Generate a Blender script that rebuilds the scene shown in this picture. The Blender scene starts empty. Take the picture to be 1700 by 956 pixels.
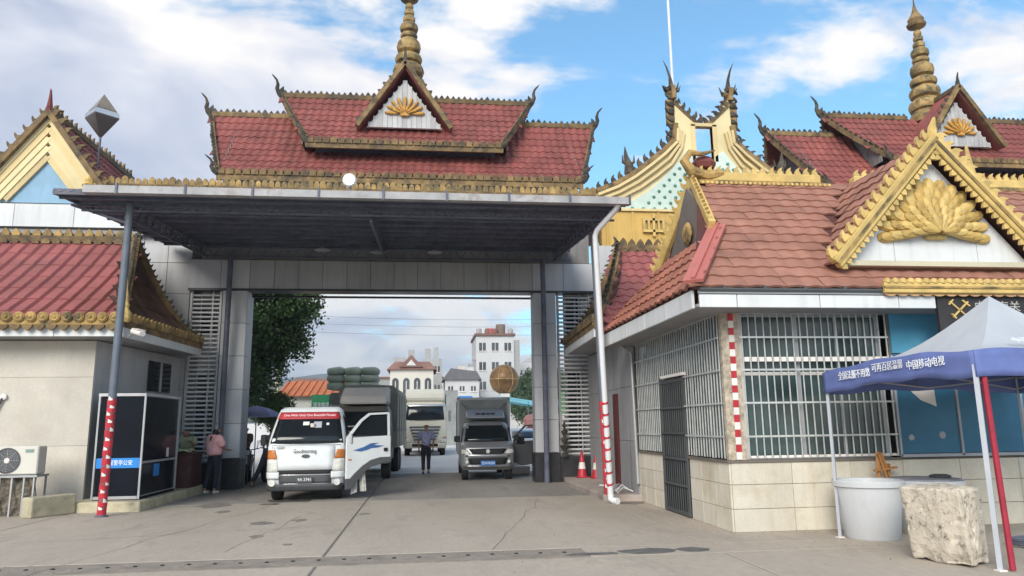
import bpy, bmesh, math, random
import numpy as np
from mathutils import Vector, Matrix
random.seed(7); rng = np.random.default_rng(11)
R = math.radians; PI = math.pi
scene = bpy.context.scene
C = scene.collection
V = Vector

# ------------------------------------------------------------------ camera
cam_data = bpy.data.cameras.new("camera")
cam = bpy.data.objects.new("camera", cam_data); C.objects.link(cam)
cam_data.sensor_width = 36.0
cam_data.lens = 36.0 * 1228.0 / 1700.0
cam_data.clip_start = 0.1; cam_data.clip_end = 6000
yaw, pitch, roll = R(6.8), R(10.5), R(0.77)
fw = V((math.sin(yaw)*math.cos(pitch), math.cos(yaw)*math.cos(pitch), math.sin(pitch)))
rt = V((math.cos(yaw), -math.sin(yaw), 0)); up = rt.cross(fw)
rt2 = rt*math.cos(roll) - up*math.sin(roll); up2 = up*math.cos(roll) + rt*math.sin(roll)
cm = Matrix((rt2, up2, -fw)).transposed().to_4x4(); cm.translation = V((0, 0, 1.6))
cam.matrix_world = cm
scene.camera = cam

# ------------------------------------------------------------------ world, sun, exposure
SUN_EL, SUN_AZ = 29.0, 205.0        # azimuth measured clockwise from +Y
world = bpy.data.worlds.new("World"); scene.world = world; world.use_nodes = True
nt = world.node_tree; nt.nodes.clear()
def N(t, **k):
    n = nt.nodes.new(t)
    for a, b in k.items(): setattr(n, a, b)
    return n
def L(a, b): nt.links.new(a, b)
out = N('ShaderNodeOutputWorld')
sky = N('ShaderNodeTexSky', sky_type='NISHITA')
sky.sun_disc = False; sky.sun_elevation = R(SUN_EL); sky.sun_rotation = R(SUN_AZ)
sky.altitude = 900; sky.air_density = 1.0; sky.dust_density = 0.6; sky.ozone_density = 1.6
bg1 = N('ShaderNodeBackground'); bg1.inputs[1].default_value = 0.12
tint = N('ShaderNodeMix', data_type='RGBA', blend_type='MULTIPLY'); tint.inputs[0].default_value = 1
tint.inputs[7].default_value = (0.72, 1.10, 1.12, 1)
L(sky.outputs[0], tint.inputs[6]); L(tint.outputs[2], bg1.inputs[0])
tc = N('ShaderNodeTexCoord'); sp = N('ShaderNodeSeparateXYZ'); L(tc.outputs['Generated'], sp.inputs[0])
def M(op, a, b=None, c=None, clamp=False):
    n = N('ShaderNodeMath', operation=op); n.use_clamp = clamp
    for i, q in enumerate((a, b, c)):
        if q is None: continue
        if isinstance(q, (int, float)): n.inputs[i].default_value = q
        else: L(q, n.inputs[i])
    return n.outputs[0]
zc = M('MAXIMUM', sp.outputs[2], 0.0)
den = M('ADD', zc, 0.22)
px = M('DIVIDE', sp.outputs[0], den); py = M('DIVIDE', sp.outputs[1], den)
cb = N('ShaderNodeCombineXYZ'); L(px, cb.inputs[0]); L(py, cb.inputs[1])
def noise(vec, scale, detail, rough, dist=0.0, off=(0, 0, 0), sc=(1, 1, 1)):
    mp = N('ShaderNodeMapping'); mp.inputs['Location'].default_value = off; mp.inputs['Scale'].default_value = sc
    L(vec, mp.inputs[0])
    n = N('ShaderNodeTexNoise'); n.inputs['Scale'].default_value = scale; n.inputs['Detail'].default_value = detail
    n.inputs['Roughness'].default_value = rough; n.inputs['Distortion'].default_value = dist
    L(mp.outputs[0], n.inputs['Vector']); return n.outputs[0]
CLOUD_OFF = (3.1, 0.6, 0.0)
n1 = noise(cb.outputs[0], 1.15, 8, 0.56, 0.25, CLOUD_OFF, (1, 0.9, 1))
n2 = noise(cb.outputs[0], 3.1, 8, 0.6, 0.2, (7.7, 2.2, 0), (0.8, 1.3, 1))
nl = noise(cb.outputs[0], 2.2, 6, 0.55, 0.6, (1.3, 9.2, 0))
# the overcast bank lies to the left of the gate axis, broken puffs to the right
bias = M('MULTIPLY', M('SUBTRACT', px, -0.05), -0.36)
bias = M('MAXIMUM', M('MINIMUM', bias, 0.26), 0.004)
hz = M('MULTIPLY', M('SUBTRACT', 0.30, zc, clamp=True), 0.34)
dens = M('ADD', M('ADD', M('ADD', M('MULTIPLY', n1, 0.55), M('MULTIPLY', n2, 0.45)), bias), hz)
mask = N('ShaderNodeMapRange', interpolation_type='SMOOTHSTEP'); L(dens, mask.inputs[0])
mask.inputs[1].default_value = 0.48; mask.inputs[2].default_value = 0.57
mm = M('MULTIPLY', mask.outputs[0], 0.96)
thick = N('ShaderNodeMapRange'); L(M('SUBTRACT', M('ADD', M('MULTIPLY', nl, 0.9), M('MULTIPLY', bias, 0.7)), M('MULTIPLY', hz, 0.55)), thick.inputs[0])
thick.inputs[1].default_value = 0.45; thick.inputs[2].default_value = 0.72
cr = N('ShaderNodeValToRGB'); L(thick.outputs[0], cr.inputs[0])
cr.color_ramp.elements[0].color = (0.84, 0.80, 0.76, 1); cr.color_ramp.elements[1].color = (0.37, 0.41, 0.53, 1)
e = cr.color_ramp.elements.new(0.4); e.color = (0.60, 0.61, 0.67, 1)
bg2 = N('ShaderNodeBackground'); bg2.inputs[1].default_value = 0.70
L(cr.outputs[0], bg2.inputs[0])
mx = N('ShaderNodeMixShader'); L(mm, mx.inputs[0]); L(bg1.outputs[0], mx.inputs[1]); L(bg2.outputs[0], mx.inputs[2])
L(mx.outputs[0], out.inputs[0])

sun_d = bpy.data.lights.new("sun", 'SUN'); sun_d.energy = 1.7; sun_d.angle = R(30); sun_d.color = (1.0, 0.95, 0.86)
sun = bpy.data.objects.new("sun", sun_d); C.objects.link(sun)
sd = V((math.sin(R(SUN_AZ))*math.cos(R(SUN_EL)), math.cos(R(SUN_AZ))*math.cos(R(SUN_EL)), math.sin(R(SUN_EL))))
sun.rotation_euler = sd.to_track_quat('Z', 'Y').to_euler()
scene.view_settings.view_transform = 'Standard'; scene.view_settings.look = 'None'
scene.view_settings.exposure = 1.05; scene.view_settings.gamma = 1.0
scene.cycles.max_bounces = 6; scene.cycles.diffuse_bounces = 3; scene.cycles.glossy_bounces = 3
scene.cycles.transparent_max_bounces = 8; scene.cycles.use_denoising = True

# ------------------------------------------------------------------ materials
_M = {}
def pm(name, col, rough=0.75, metal=0.0, var=0.18, scale=1.2, dirt=0.0, dirtcol=(0.08, 0.07, 0.06), dscale=0.8, streak=0.0,
       bump=0.15, bscale=30.0, rand=0.10, emit=None, trans=0.0, spec=0.4, alpha=1.0, stretch=(1, 1, 1), dthr=0.52, fine=0.0):
    if name in _M: return _M[name]
    m = bpy.data.materials.new(name); m.use_nodes = True; _M[name] = m
    t = m.node_tree; nn = t.nodes; nn.clear()
    def n(ty, **k):
        q = nn.new(ty)
        for a, b in k.items(): setattr(q, a, b)
        return q
    l = t.links.new
    o = n('ShaderNodeOutputMaterial'); p = n('ShaderNodeBsdfPrincipled'); l(p.outputs[0], o.inputs[0])
    p.inputs['Roughness'].default_value = rough; p.inputs['Metallic'].default_value = metal
    p.inputs['Specular IOR Level'].default_value = spec
    g = n('ShaderNodeNewGeometry'); mp = n('ShaderNodeMapping'); mp.inputs['Scale'].default_value = stretch
    l(g.outputs['Position'], mp.inputs[0])
    def noi(s, d=5, r=0.6, vec=None, di=0.0):
        q = n('ShaderNodeTexNoise'); q.inputs['Scale'].default_value = s; q.inputs['Detail'].default_value = d
        q.inputs['Roughness'].default_value = r; q.inputs['Distortion'].default_value = di
        l(vec or mp.outputs[0], q.inputs['Vector']); return q.outputs[0]
    def mix(f, a, b, bt='MIX'):
        q = n('ShaderNodeMix', data_type='RGBA', blend_type=bt)
        for i, s in ((0, f), (6, a), (7, b)):
            if isinstance(s, (int, float)): q.inputs[i].default_value = s
            elif isinstance(s, tuple): q.inputs[i].default_value = s if len(s) == 4 else s + (1,)
            else: l(s, q.inputs[i])
        return q.outputs[2]
    def mr(v, a, b, c, d):
        q = n('ShaderNodeMapRange'); l(v, q.inputs[0])
        for i, s in ((1, a), (2, b), (3, c), (4, d)): q.inputs[i].default_value = s
        return q.outputs[0]
    c4 = tuple(col)
    lo = tuple(x*(1-var) for x in c4); hi = tuple(min(1, x*(1+var)) for x in c4)
    base = mix(mr(noi(scale), 0.3, 0.7, 0, 1), lo, hi)
    if fine:
        base = mix(mr(noi(scale*22, 3), 0.35, 0.65, 0, fine), base, tuple(x*0.55 for x in c4))
    if rand:
        oi = n('ShaderNodeObjectInfo')
        base = mix(1.0, base, mix(oi.outputs['Random'], (1-rand, 1-rand, 1-rand), (1+rand, 1+rand*0.9, 1+rand*0.8)), 'MULTIPLY')
    if dirt:
        base = mix(mr(noi(dscale, 7, 0.68, di=0.4), dthr, dthr+0.16, 0, dirt), base, tuple(dirtcol))
    if streak:
        ms = n('ShaderNodeMapping'); ms.inputs['Scale'].default_value = (5, 5, 0.35); l(g.outputs['Position'], ms.inputs[0])
        base = mix(mr(noi(1.4, 5, 0.6, ms.outputs[0]), 0.50, 0.72, 0, streak), base, tuple(dirtcol))
    l(base, p.inputs['Base Color'])
    if bump:
        b = n('ShaderNodeBump'); b.inputs['Strength'].default_value = bump; b.inputs['Distance'].default_value = 0.02
        l(noi(bscale, 4), b.inputs['Height']); l(b.outputs[0], p.inputs['Normal'])
    if emit:
        p.inputs['Emission Color'].default_value = tuple(emit[0]) + (1,); p.inputs['Emission Strength'].default_value = emit[1]
    if trans: p.inputs['Transmission Weight'].default_value = trans
    if alpha < 1: p.inputs['Alpha'].default_value = alpha
    return m

m_tile_old = pm('old_red_roof_tile', (0.24, 0.070, 0.060), 0.7, var=0.28, scale=1.1, dirt=0.55, dirtcol=(0.10, 0.05, 0.045), rand=0.13, streak=.35, bump=0.2)
m_tile_left = pm('red_enamel_roof_tile', (0.30, 0.092, 0.088), 0.6, var=0.16, scale=0.9, dirt=0.4, dirtcol=(0.17, 0.08, 0.07), rand=0.08, streak=.3)
m_tile_kiosk = pm('faded_salmon_roof_tile', (0.335, 0.160, 0.115), 0.75, var=0.22, scale=1.3, dirt=0.4, dirtcol=(0.22, 0.11, 0.085), rand=0.08, streak=.25)
m_tile_orange = pm('orange_side_roof_tile', (0.32, 0.125, 0.085), 0.7, var=0.25, scale=1.5, dirt=0.4, dirtcol=(0.20, 0.07, 0.05), rand=0.14)
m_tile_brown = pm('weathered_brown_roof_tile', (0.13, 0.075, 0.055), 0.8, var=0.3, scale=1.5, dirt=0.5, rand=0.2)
m_deck = pm('dark_roof_deck', (0.09, 0.035, 0.032), 0.9)
m_gold = pm('gold_paint', (0.58, 0.42, 0.15), 0.5, var=0.22, scale=3, dirt=0.3, dirtcol=(0.26, 0.17, 0.06), dscale=4, rand=0.12, bump=0.5, bscale=18)
m_goldold = pm('weathered_gold_paint', (0.20, 0.135, 0.06), 0.75, var=0.4, scale=3, dirt=0.85, dirtcol=(0.055, 0.045, 0.035), dscale=2.2, dthr=0.47, rand=0.3, bump=0.6, bscale=18)
m_goldmid = pm('dulled_gold_paint', (0.36, 0.24, 0.085), 0.7, var=0.35, scale=3, dirt=0.85, dirtcol=(0.075, 0.065, 0.04), dscale=2.6, dthr=0.46, rand=0.25, bump=0.6, bscale=18)
m_crestdark = pm('blackened_crest_tile', (0.06, 0.055, 0.045), 0.8, var=0.5, scale=5, dirt=0.5, dirtcol=(0.18, 0.13, 0.06), dscale=3, rand=0.4)
m_cream = pm('cream_yellow_render', (0.66, 0.53, 0.28), 0.75, var=0.10, scale=0.8, streak=0.18, dirtcol=(0.25, 0.18, 0.09))
m_creampale = pm('pale_cream_render', (0.72, 0.62, 0.36), 0.75, var=0.10, scale=0.8, streak=0.15, dirtcol=(0.28, 0.22, 0.12))
m_ochre = pm('ochre_facade_panel', (0.58, 0.385, 0.115), 0.7, var=0.12, scale=0.8, streak=0.25, dirtcol=(0.25, 0.16, 0.06))
m_mint = pm('mint_mosaic', (0.58, 0.70, 0.63), 0.6, var=0.08, scale=6, fine=0.12)
m_green = pm('dark_green_studs', (0.10, 0.24, 0.20), 0.5)
m_wall = pm('grey_wall_tile', (0.48, 0.48, 0.49), 0.55, var=0.10, scale=0.9, streak=0.25, dirtcol=(0.20, 0.19, 0.18), rand=0.06, bump=0.05)
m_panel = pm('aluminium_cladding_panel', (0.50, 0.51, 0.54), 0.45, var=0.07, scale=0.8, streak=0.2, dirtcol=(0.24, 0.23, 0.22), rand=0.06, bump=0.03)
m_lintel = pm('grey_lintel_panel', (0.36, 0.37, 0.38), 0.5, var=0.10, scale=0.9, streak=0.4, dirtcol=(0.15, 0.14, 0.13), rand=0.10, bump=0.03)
m_stone = pm('beige_left_wall_stone', (0.60, 0.56, 0.49), 0.7, var=0.10, scale=1.2, dirt=0.25, dirtcol=(0.36, 0.31, 0.24), streak=0.12, rand=0.05, fine=0.18)
m_cstone = pm('cream_base_stone', (0.66, 0.62, 0.52), 0.6, var=0.10, scale=1.4, dirt=0.5, dirtcol=(0.44, 0.35, 0.22), dscale=1.3, streak=0.35, rand=0.06, fine=0.15)
m_joint = pm('dark_joint_mortar', (0.16, 0.14, 0.12), 0.9)
m_white = pm('off_white_fascia', (0.66, 0.68, 0.69), 0.5, var=0.07, scale=1.0, streak=0.25, dirtcol=(0.30, 0.29, 0.27), rand=0.04, bump=0.04)
m_soffit = pm('grey_soffit', (0.30, 0.30, 0.31), 0.8, var=0.12)
m_granite = pm('black_granite', (0.035, 0.035, 0.04), 0.3, var=0.3, scale=8)
m_steel = pm('navy_steel_paint', (0.10, 0.11, 0.15), 0.5, var=0.3, scale=3, rand=0.1)
m_sheet = pm('navy_corrugated_sheet', (0.20, 0.215, 0.30), 0.5, var=0.3, scale=1.2, dirt=0.3, dirtcol=(0.10, 0.10, 0.11))
m_slate = pm('slate_blue_post_paint', (0.12, 0.145, 0.18), 0.5, var=0.15, scale=4, dirt=0.2)
m_gutter = pm('stained_gutter_metal', (0.36, 0.36, 0.37), 0.55, var=0.25, scale=2, dirt=0.65, dirtcol=(0.17, 0.12, 0.10), dscale=2.0)
m_pvc = pm('white_pvc', (0.70, 0.72, 0.75), 0.45, var=0.06, dirt=0.2, dirtcol=(0.42, 0.38, 0.32), dscale=3)
m_red = pm('red_reflective_tape', (0.46, 0.03, 0.045), 0.4, var=0.2, scale=6)
m_whitep = pm('white_reflective_tape', (0.76, 0.72, 0.68), 0.4, var=0.1)
m_glassdark = pm('dark_window_glass', (0.012, 0.016, 0.02), 0.08, var=0.3, spec=0.4, bump=0, rand=0)
m_glasskiosk = pm('kiosk_window_glass', (0.045, 0.075, 0.075), 0.15, var=0.5, scale=1.4, spec=0.6, bump=0, rand=0)
m_alu = pm('aluminium_frame', (0.40, 0.41, 0.42), 0.45, metal=0.4, var=0.15)
m_bar = pm('grille_bar_steel', (0.54, 0.56, 0.55), 0.45, metal=0.25, var=0.2, scale=6)
m_black = pm('black_rubber', (0.018, 0.018, 0.02), 0.7)
m_dark = pm('dark_interior', (0.02, 0.02, 0.022), 0.9)
m_blue = pm('blue_painted_panel', (0.035, 0.17, 0.29), 0.45, var=0.25, scale=0.9, dirt=0.2, dirtcol=(0.04, 0.15, 0.26))
m_bluesign = pm('bright_blue_sign', (0.02, 0.22, 0.62), 0.4, var=0.08)
m_letter = pm('white_lettering', (0.78, 0.82, 0.86), 0.5, rand=0, bump=0)
m_conc = pm('concrete_block_face', (0.62, 0.56, 0.46), 0.85, var=0.2, scale=2.2, dirt=0.95, dirtcol=(0.085, 0.065, 0.05), dscale=13, dthr=0.535, streak=.35, fine=0.2, bump=0.8, bscale=26)
m_concold = pm('mossy_cream_concrete', (0.52, 0.47, 0.33), 0.85, var=0.2, scale=3, dirt=0.5, dirtcol=(0.20, 0.17, 0.11), dscale=4, fine=0.2, bump=0.5)
m_road = pm('worn_concrete', (0.44, 0.385, 0.32), 0.85, var=0.14, scale=0.45, dirt=0.45, dirtcol=(0.24, 0.21, 0.18), dscale=0.9, fine=0.22, bump=0.25, bscale=60, rand=0.03, stretch=(1.5, .55, 1))
m_road_shade = pm('shaded_gate_concrete', (0.30, 0.275, 0.25), 0.85, var=0.16, scale=0.5, dirt=0.45, dirtcol=(0.13, 0.125, 0.12), dscale=0.8, fine=0.2, bump=0.25, bscale=60, rand=0.03, stretch=(1.6, .4, 1))  # darker copy of the road concrete, canopy shade put into its colour
m_yard = pm('pale_yard_concrete', (0.66, 0.64, 0.61), 0.85, var=0.10, scale=0.3)
m_joints = pm('joint_filler', (0.20, 0.18, 0.16), 0.9, var=0.4, scale=4, fine=0.4)
m_strip = pm('joint_steel_strip', (0.27, 0.235, 0.20), 0.75, var=0.3, scale=3, dirt=0.6, dirtcol=(0.14, 0.12, 0.10), dscale=3)
m_wood = pm('orange_wood', (0.44, 0.20, 0.06), 0.6, var=0.2, scale=6)
m_carwhite = pm('white_car_paint', (0.70, 0.73, 0.74), 0.3, var=0.05, scale=2, dirt=0.15, dirtcol=(0.40, 0.38, 0.34), rand=0, bump=0)
m_cargrey = pm('silver_grey_car_paint', (0.30, 0.31, 0.33), 0.32, metal=0.4, var=0.08, scale=2, rand=0, bump=0)
m_cardark = pm('grey_box_sheet', (0.25, 0.265, 0.255), 0.6, var=0.2, scale=1.4, rand=0.04)
m_tarp = pm('grey_green_tarpaulin', (0.25, 0.26, 0.235), 0.8, var=0.25, scale=1.6, dirt=0.2, bump=0.5, bscale=8)
m_plastic = pm('dark_grey_plastic', (0.075, 0.08, 0.085), 0.6)
m_chrome = pm('chrome_trim', (0.62, 0.63, 0.65), 0.2, metal=0.9, var=0.05, bump=0)
m_lamp = pm('clear_lamp_lens', (0.62, 0.62, 0.58), 0.15, var=0.25, scale=12, spec=0.8, bump=0)
m_orange = pm('amber_lamp_lens', (0.50, 0.17, 0.04), 0.2, var=0.2, scale=12)
m_skin = pm('skin', (0.34, 0.19, 0.12), 0.6, var=0.08)
m_hair = pm('black_hair', (0.012, 0.011, 0.012), 0.5, var=0.3, scale=30)
m_pink = pm('pink_cotton', (0.90, 0.48, 0.50), 0.85, var=0.12, scale=8)
m_navy = pm('dark_trousers', (0.022, 0.024, 0.038), 0.85, var=0.2, scale=8)
m_purple = pm('purple_blue_check_cloth', (0.32, 0.33, 0.52), 0.85, var=0.5, scale=26)
m_tentw = pm('pale_blue_tent_cloth', (0.42, 0.45, 0.49), 0.75, var=0.08, scale=1.5, bump=0.2, bscale=7, rand=0)
m_tentb = pm('blue_tent_valance', (0.12, 0.16, 0.38), 0.7, var=0.18, scale=2.5, bump=0.3, bscale=7, rand=0)
m_tub = pm('pale_grey_plastic_tub', (0.58, 0.60, 0.62), 0.4, var=0.06, dirt=0.2, dirtcol=(0.35, 0.35, 0.34), dscale=2, rand=0)
m_bark = pm('tree_bark', (0.09, 0.07, 0.05), 0.9, var=0.3, scale=6, bump=0.8)
m_leafd = pm('dark_leaves', (0.065, 0.125, 0.04), 0.7, var=0.6, scale=1.3, rand=0, bump=0)
m_leafm = pm('mid_green_leaves', (0.09, 0.15, 0.04), 0.7, var=0.5, scale=1.3, rand=0, bump=0)
# ------------------------------------------------------------------ helpers
MW = {}
def mw(o): return MW.get(o.name, Matrix.Identity(4)) if o else Matrix.Identity(4)
def tag(o, label=None, cat=None, group=None, kind=None):
    if label: o['label'] = label
    if cat: o['category'] = cat
    if group: o['group'] = group
    if kind: o['kind'] = kind
    return o
def thing(name, label, cat, loc=(0, 0, 0), rz=0.0, group=None):
    o = bpy.data.objects.new(name, None); C.objects.link(o)
    o.empty_display_size = 0.2
    o.location = loc; o.rotation_euler = (0, 0, rz)
    MW[o.name] = Matrix.Translation(V(loc)) @ Matrix.Rotation(rz, 4, 'Z')
    return tag(o, label, cat, group)
def link(name, me, parent=None, Mx=None):
    """link an object of mesh me; Mx = world matrix (None: the parent's own frame)"""
    o = bpy.data.objects.new(name, me); C.objects.link(o)
    P = mw(parent)
    if parent is not None: o.parent = parent
    if Mx is None: o.matrix_basis = Matrix.Identity(4); MW[o.name] = P.copy()
    else: o.matrix_basis = P.inverted() @ Mx; MW[o.name] = Mx.copy()
    return o
class MB:
    def __init__(s): s.v = []; s.f = []
    def add(s, vs, fs):
        b = len(s.v); s.v += [tuple(p) for p in vs]; s.f += [tuple(i+b for i in f) for f in fs]; return s
    def box(s, x0, x1, y0, y1, z0, z1, Mt=None):
        vs = [V((x, y, z)) for z in (z0, z1) for y in (y0, y1) for x in (x0, x1)]
        if Mt is not None: vs = [Mt @ p for p in vs]
        return s.add(vs, [(0, 2, 3, 1), (4, 5, 7, 6), (0, 1, 5, 4), (2, 6, 7, 3), (0, 4, 6, 2), (1, 3, 7, 5)])
    def bar(s, a, b, w, h=None, upv=(0, 0, 1)):
        a, b = V(a), V(b); h = h or w; d = (b-a); ln = d.length; d.normalize()
        u = V(upv); x = d.cross(u)
        if x.length < 1e-4: x = d.cross(V((0, 1, 0)))
        x.normalize(); u = x.cross(d)
        Mt = Matrix((x, d, u)).transposed().to_4x4(); Mt.translation = a
        return s.box(-w/2, w/2, 0, ln, -h/2, h/2, Mt)
    def tube(s, pts, r, n=8, cap=True):
        pts = [V(p) for p in pts]; rs = r if isinstance(r, (list, tuple)) else [r]*len(pts)
        vs = []; prev = None
        for i, p in enumerate(pts):
            d = (pts[min(i+1, len(pts)-1)] - pts[max(i-1, 0)]).normalized()
            if prev is None:
                x = d.cross(V((0, 0, 1)));
                if x.length < 1e-3: x = d.cross(V((0, 1, 0)))
            else: x = prev - d*prev.dot(d)
            x.normalize(); prev = x; y = d.cross(x)
            for k in range(n):
                a = 2*PI*k/n; vs.append(p + (x*math.cos(a) + y*math.sin(a))*rs[i])
        fs = [(i*n+k, i*n+(k+1) % n, (i+1)*n+(k+1) % n, (i+1)*n+k) for i in range(len(pts)-1) for k in range(n)]
        if cap: fs += [tuple(range(n))[::-1], tuple((len(pts)-1)*n+k for k in range(n))]
        return s.add(vs, fs)
    def lathe(s, prof, c=(0, 0, 0), n=16, Mt=None):
        c = V(c); vs = []
        for r, z in prof:
            for k in range(n):
                a = 2*PI*k/n; p = c + V((r*math.cos(a), r*math.sin(a), z)); vs.append(Mt @ p if Mt is not None else p)
        m = len(prof)
        fs = [(i*n+k, i*n+(k+1) % n, (i+1)*n+(k+1) % n, (i+1)*n+k) for i in range(m-1) for k in range(n)]
        fs += [tuple(range(n))[::-1], tuple((m-1)*n+k for k in range(n))]
        return s.add(vs, fs)
    def prism(s, poly, a, b, f=lambda p, t: V((p[0], t, p[1]))):
        """poly 2-D outline extruded from t=a to t=b through f"""
        n = len(poly); vs = [f(p, a) for p in poly] + [f(p, b) for p in poly]
        fs = [tuple(range(n)), tuple(range(2*n-1, n-1, -1))] + [(i, i+n, (i+1) % n+n, (i+1) % n) for i in range(n)]
        return s.add(vs, fs)
    def quad(s, a, b, c, d): return s.add([a, b, c, d], [(0, 1, 2, 3)])
    def grid(s, fn, nu, nv, thick=None):
        vs = [V(fn(i/nu, j/nv)) for j in range(nv+1) for i in range(nu+1)]
        fs = [(j*(nu+1)+i, j*(nu+1)+i+1, (j+1)*(nu+1)+i+1, (j+1)*(nu+1)+i) for j in range(nv) for i in range(nu)]
        return s.add(vs, fs)
    def mesh(s, name, mat, smooth=False, bevel=0.0, seg=1, fixn=True):
        me = bpy.data.meshes.new(name); me.from_pydata(s.v, [], s.f); me.materials.append(mat)
        if fixn or bevel:
            bm = bmesh.new(); bm.from_mesh(me)
            if fixn: bmesh.ops.recalc_face_normals(bm, faces=bm.faces)
            if bevel:
                es = [e for e in bm.edges if len(e.link_faces) == 2 and e.calc_face_angle(0) > 0.5]
                bmesh.ops.bevel(bm, geom=es, offset=bevel, segments=seg, affect='EDGES', profile=0.6)
            bm.to_mesh(me); bm.free()
        if smooth:
            me.polygons.foreach_set('use_smooth', [True]*len(me.polygons))
            try: me.set_sharp_from_angle(angle=R(40))
            except Exception: pass
        me.update(); return me
    def build(s, name, mat, parent=None, smooth=False, bevel=0.0, seg=1, local=False, solid=0.0, fixn=True):
        """vertices are in world space, unless local=True: then in the parent's frame"""
        me = s.mesh(name, mat, smooth, bevel, seg, fixn)
        if parent is not None and not local: me.transform(mw(parent).inverted())
        o = link(name, me, parent)
        if solid:
            md = o.modifiers.new('solid', 'SOLIDIFY'); md.thickness = solid; md.offset = 0
        return o
def box(name, mat, x0, x1, y0, y1, z0, z1, parent=None, bevel=0.0, local=False):
    return MB().box(x0, x1, y0, y1, z0, z1).build(name, mat, parent, bevel=bevel, local=local)
CAMP = V((0, 0, 1.6))
class Pieces:
    """alike pieces laid by matrices: the nearest become objects, the rest one joined part of kind stuff"""
    def __init__(s, parent, name, limit=290, ref=CAMP): s.p = parent; s.n = name; s.items = []; s.lim = limit; s.ref = ref
    def add(s, me, Mx): s.items.append((me, Mx))
    def finish(s, stuffname=None):
        it = sorted(s.items, key=lambda q: (q[1].translation - s.ref).length)
        for me, Mx in it[:s.lim]: link(s.n, me, s.p, Mx)
        rest = it[s.lim:]
        if rest:
            Pi = mw(s.p).inverted(); bym = {}
            for me, Mx in rest: bym.setdefault(me.name, (me, []))[1].append(Pi @ Mx)
            vs, fs, mats, mi = [], [], [], []
            for me, ms in bym.values():
                co = np.empty(len(me.vertices)*3); me.vertices.foreach_get('co', co); co = co.reshape(-1, 3)
                fl = [tuple(p.vertices) for p in me.polygons]
                if me.materials[0] not in mats: mats.append(me.materials[0])
                k = mats.index(me.materials[0])
                for Mx in ms:
                    A = np.array(Mx); w = co @ A[:3, :3].T + A[:3, 3]; b = len(vs)
                    vs += w.tolist(); fs += [tuple(i+b for i in f) for f in fl]; mi += [k]*len(fl)
            me2 = bpy.data.meshes.new(stuffname or s.n); me2.from_pydata(vs, [], fs)
            for m in mats: me2.materials.append(m)
            me2.polygons.foreach_set('material_index', mi); me2.update()
            o = link(stuffname or s.n, me2, s.p); o['kind'] = 'stuff'
def frame(x, y, z, o):
    Mt = Matrix((x, y, z)).transposed().to_4x4(); Mt.translation = o; return Mt
def tile_mesh(name, mat, w, l, h=0.03, lip=0.02, prof='wave', n=6):
    """one roof tile: x across 0..w, y up the slope 0..l (overlap added), z out"""
    b = MB(); pts = []
    for i in range(n+1):
        u = i/n
        if prof == 'wave': z = h*(0.5-0.5*math.cos(2*PI*u))
        elif prof == 'rib': z = h*max(0.0, math.cos((u-0.5)*PI))**0.5 if abs(u-0.5) < 0.5 else 0
        else: z = h*(1 if u < 0.22 or u > 1.1 else 0) * (0.5-0.5*math.cos(2*PI*min(1, u/0.22))) + h*0.12*math.sin(PI*u)
        pts.append((u*w, z))
    vs = [(x, -l*0.03, z+lip) for x, z in pts] + [(x, l*1.06, z) for x, z in pts] + [(x, -l*0.03, z-0.012) for x, z in pts]
    m = n+1
    fs = [(i, i+1, m+i+1, m+i) for i in range(n)] + [(2*m+i, 2*m+i+1, i+1, i) for i in range(n)]
    b.add(vs, fs); me = b.mesh(name, mat, fixn=False)
    return me
def slope(parent, pieces, tm, tw, tl, eL, eR, rR, rL, sag=0.0, deckmat=None, clip=None, shift=0.0, nd=8):
    eL, eR, rR, rL = V(eL), V(eR), V(rR), V(rL)
    e = (eR-eL).normalized(); mid = (rL+rR)/2-(eL+eR)/2; u = (mid - e*mid.dot(e)); ln = u.length; u.normalize(); nrm = e.cross(u)
    if nrm.z < 0: nrm = -nrm
    def at(sx, t): return eL + e*sx + u*(t*ln) - nrm*(sag*4*t*(1-t))
    n = max(1, round(ln/tl)); k = ln/n/tl
    for j in range(n):
        t = (j+0.5)/n; pl = eL.lerp(rL, t); pr = eR.lerp(rR, t); sl = (pl-eL).dot(e); sr = (pr-eL).dot(e)
        a0 = at(0, j/n); a1 = at(0, (j+1)/n); uu = (a1-a0).normalized(); zz = e.cross(uu)
        if zz.z < 0: zz = -zz
        i0 = math.floor((sl+shift)/tw)-1; i1 = math.ceil((sr+shift)/tw)+1
        for i in range(i0, i1):
            s0 = i*tw - shift
            if s0+tw/2 < sl-0.12*tw or s0+tw/2 > sr+0.12*tw: continue
            p = at(s0, j/n)
            if clip and not clip(p + e*tw/2): continue
            q = frame(e, uu, zz, p + zz*random.uniform(0, 0.008)) @ Matrix.Rotation(random.uniform(-.01, .01), 4, 'Z') @ Matrix.Rotation(random.uniform(-.012, .012), 4, 'Y')
            pieces.add(tm, q @ Matrix.Diagonal((1, k*(a1-a0).length/(ln/n)*1.0, 1, 1)))
    d = MB(); d.grid(lambda a, t: V(at(0, t)) + e*((1-a)*(eL.lerp(rL, t)-eL).dot(e) + a*(eR.lerp(rR, t)-eL).dot(e)) - nrm*0.03, 1, nd)
    return d.build('roof_deck', deckmat or m_deck, parent, solid=0.04)
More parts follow.
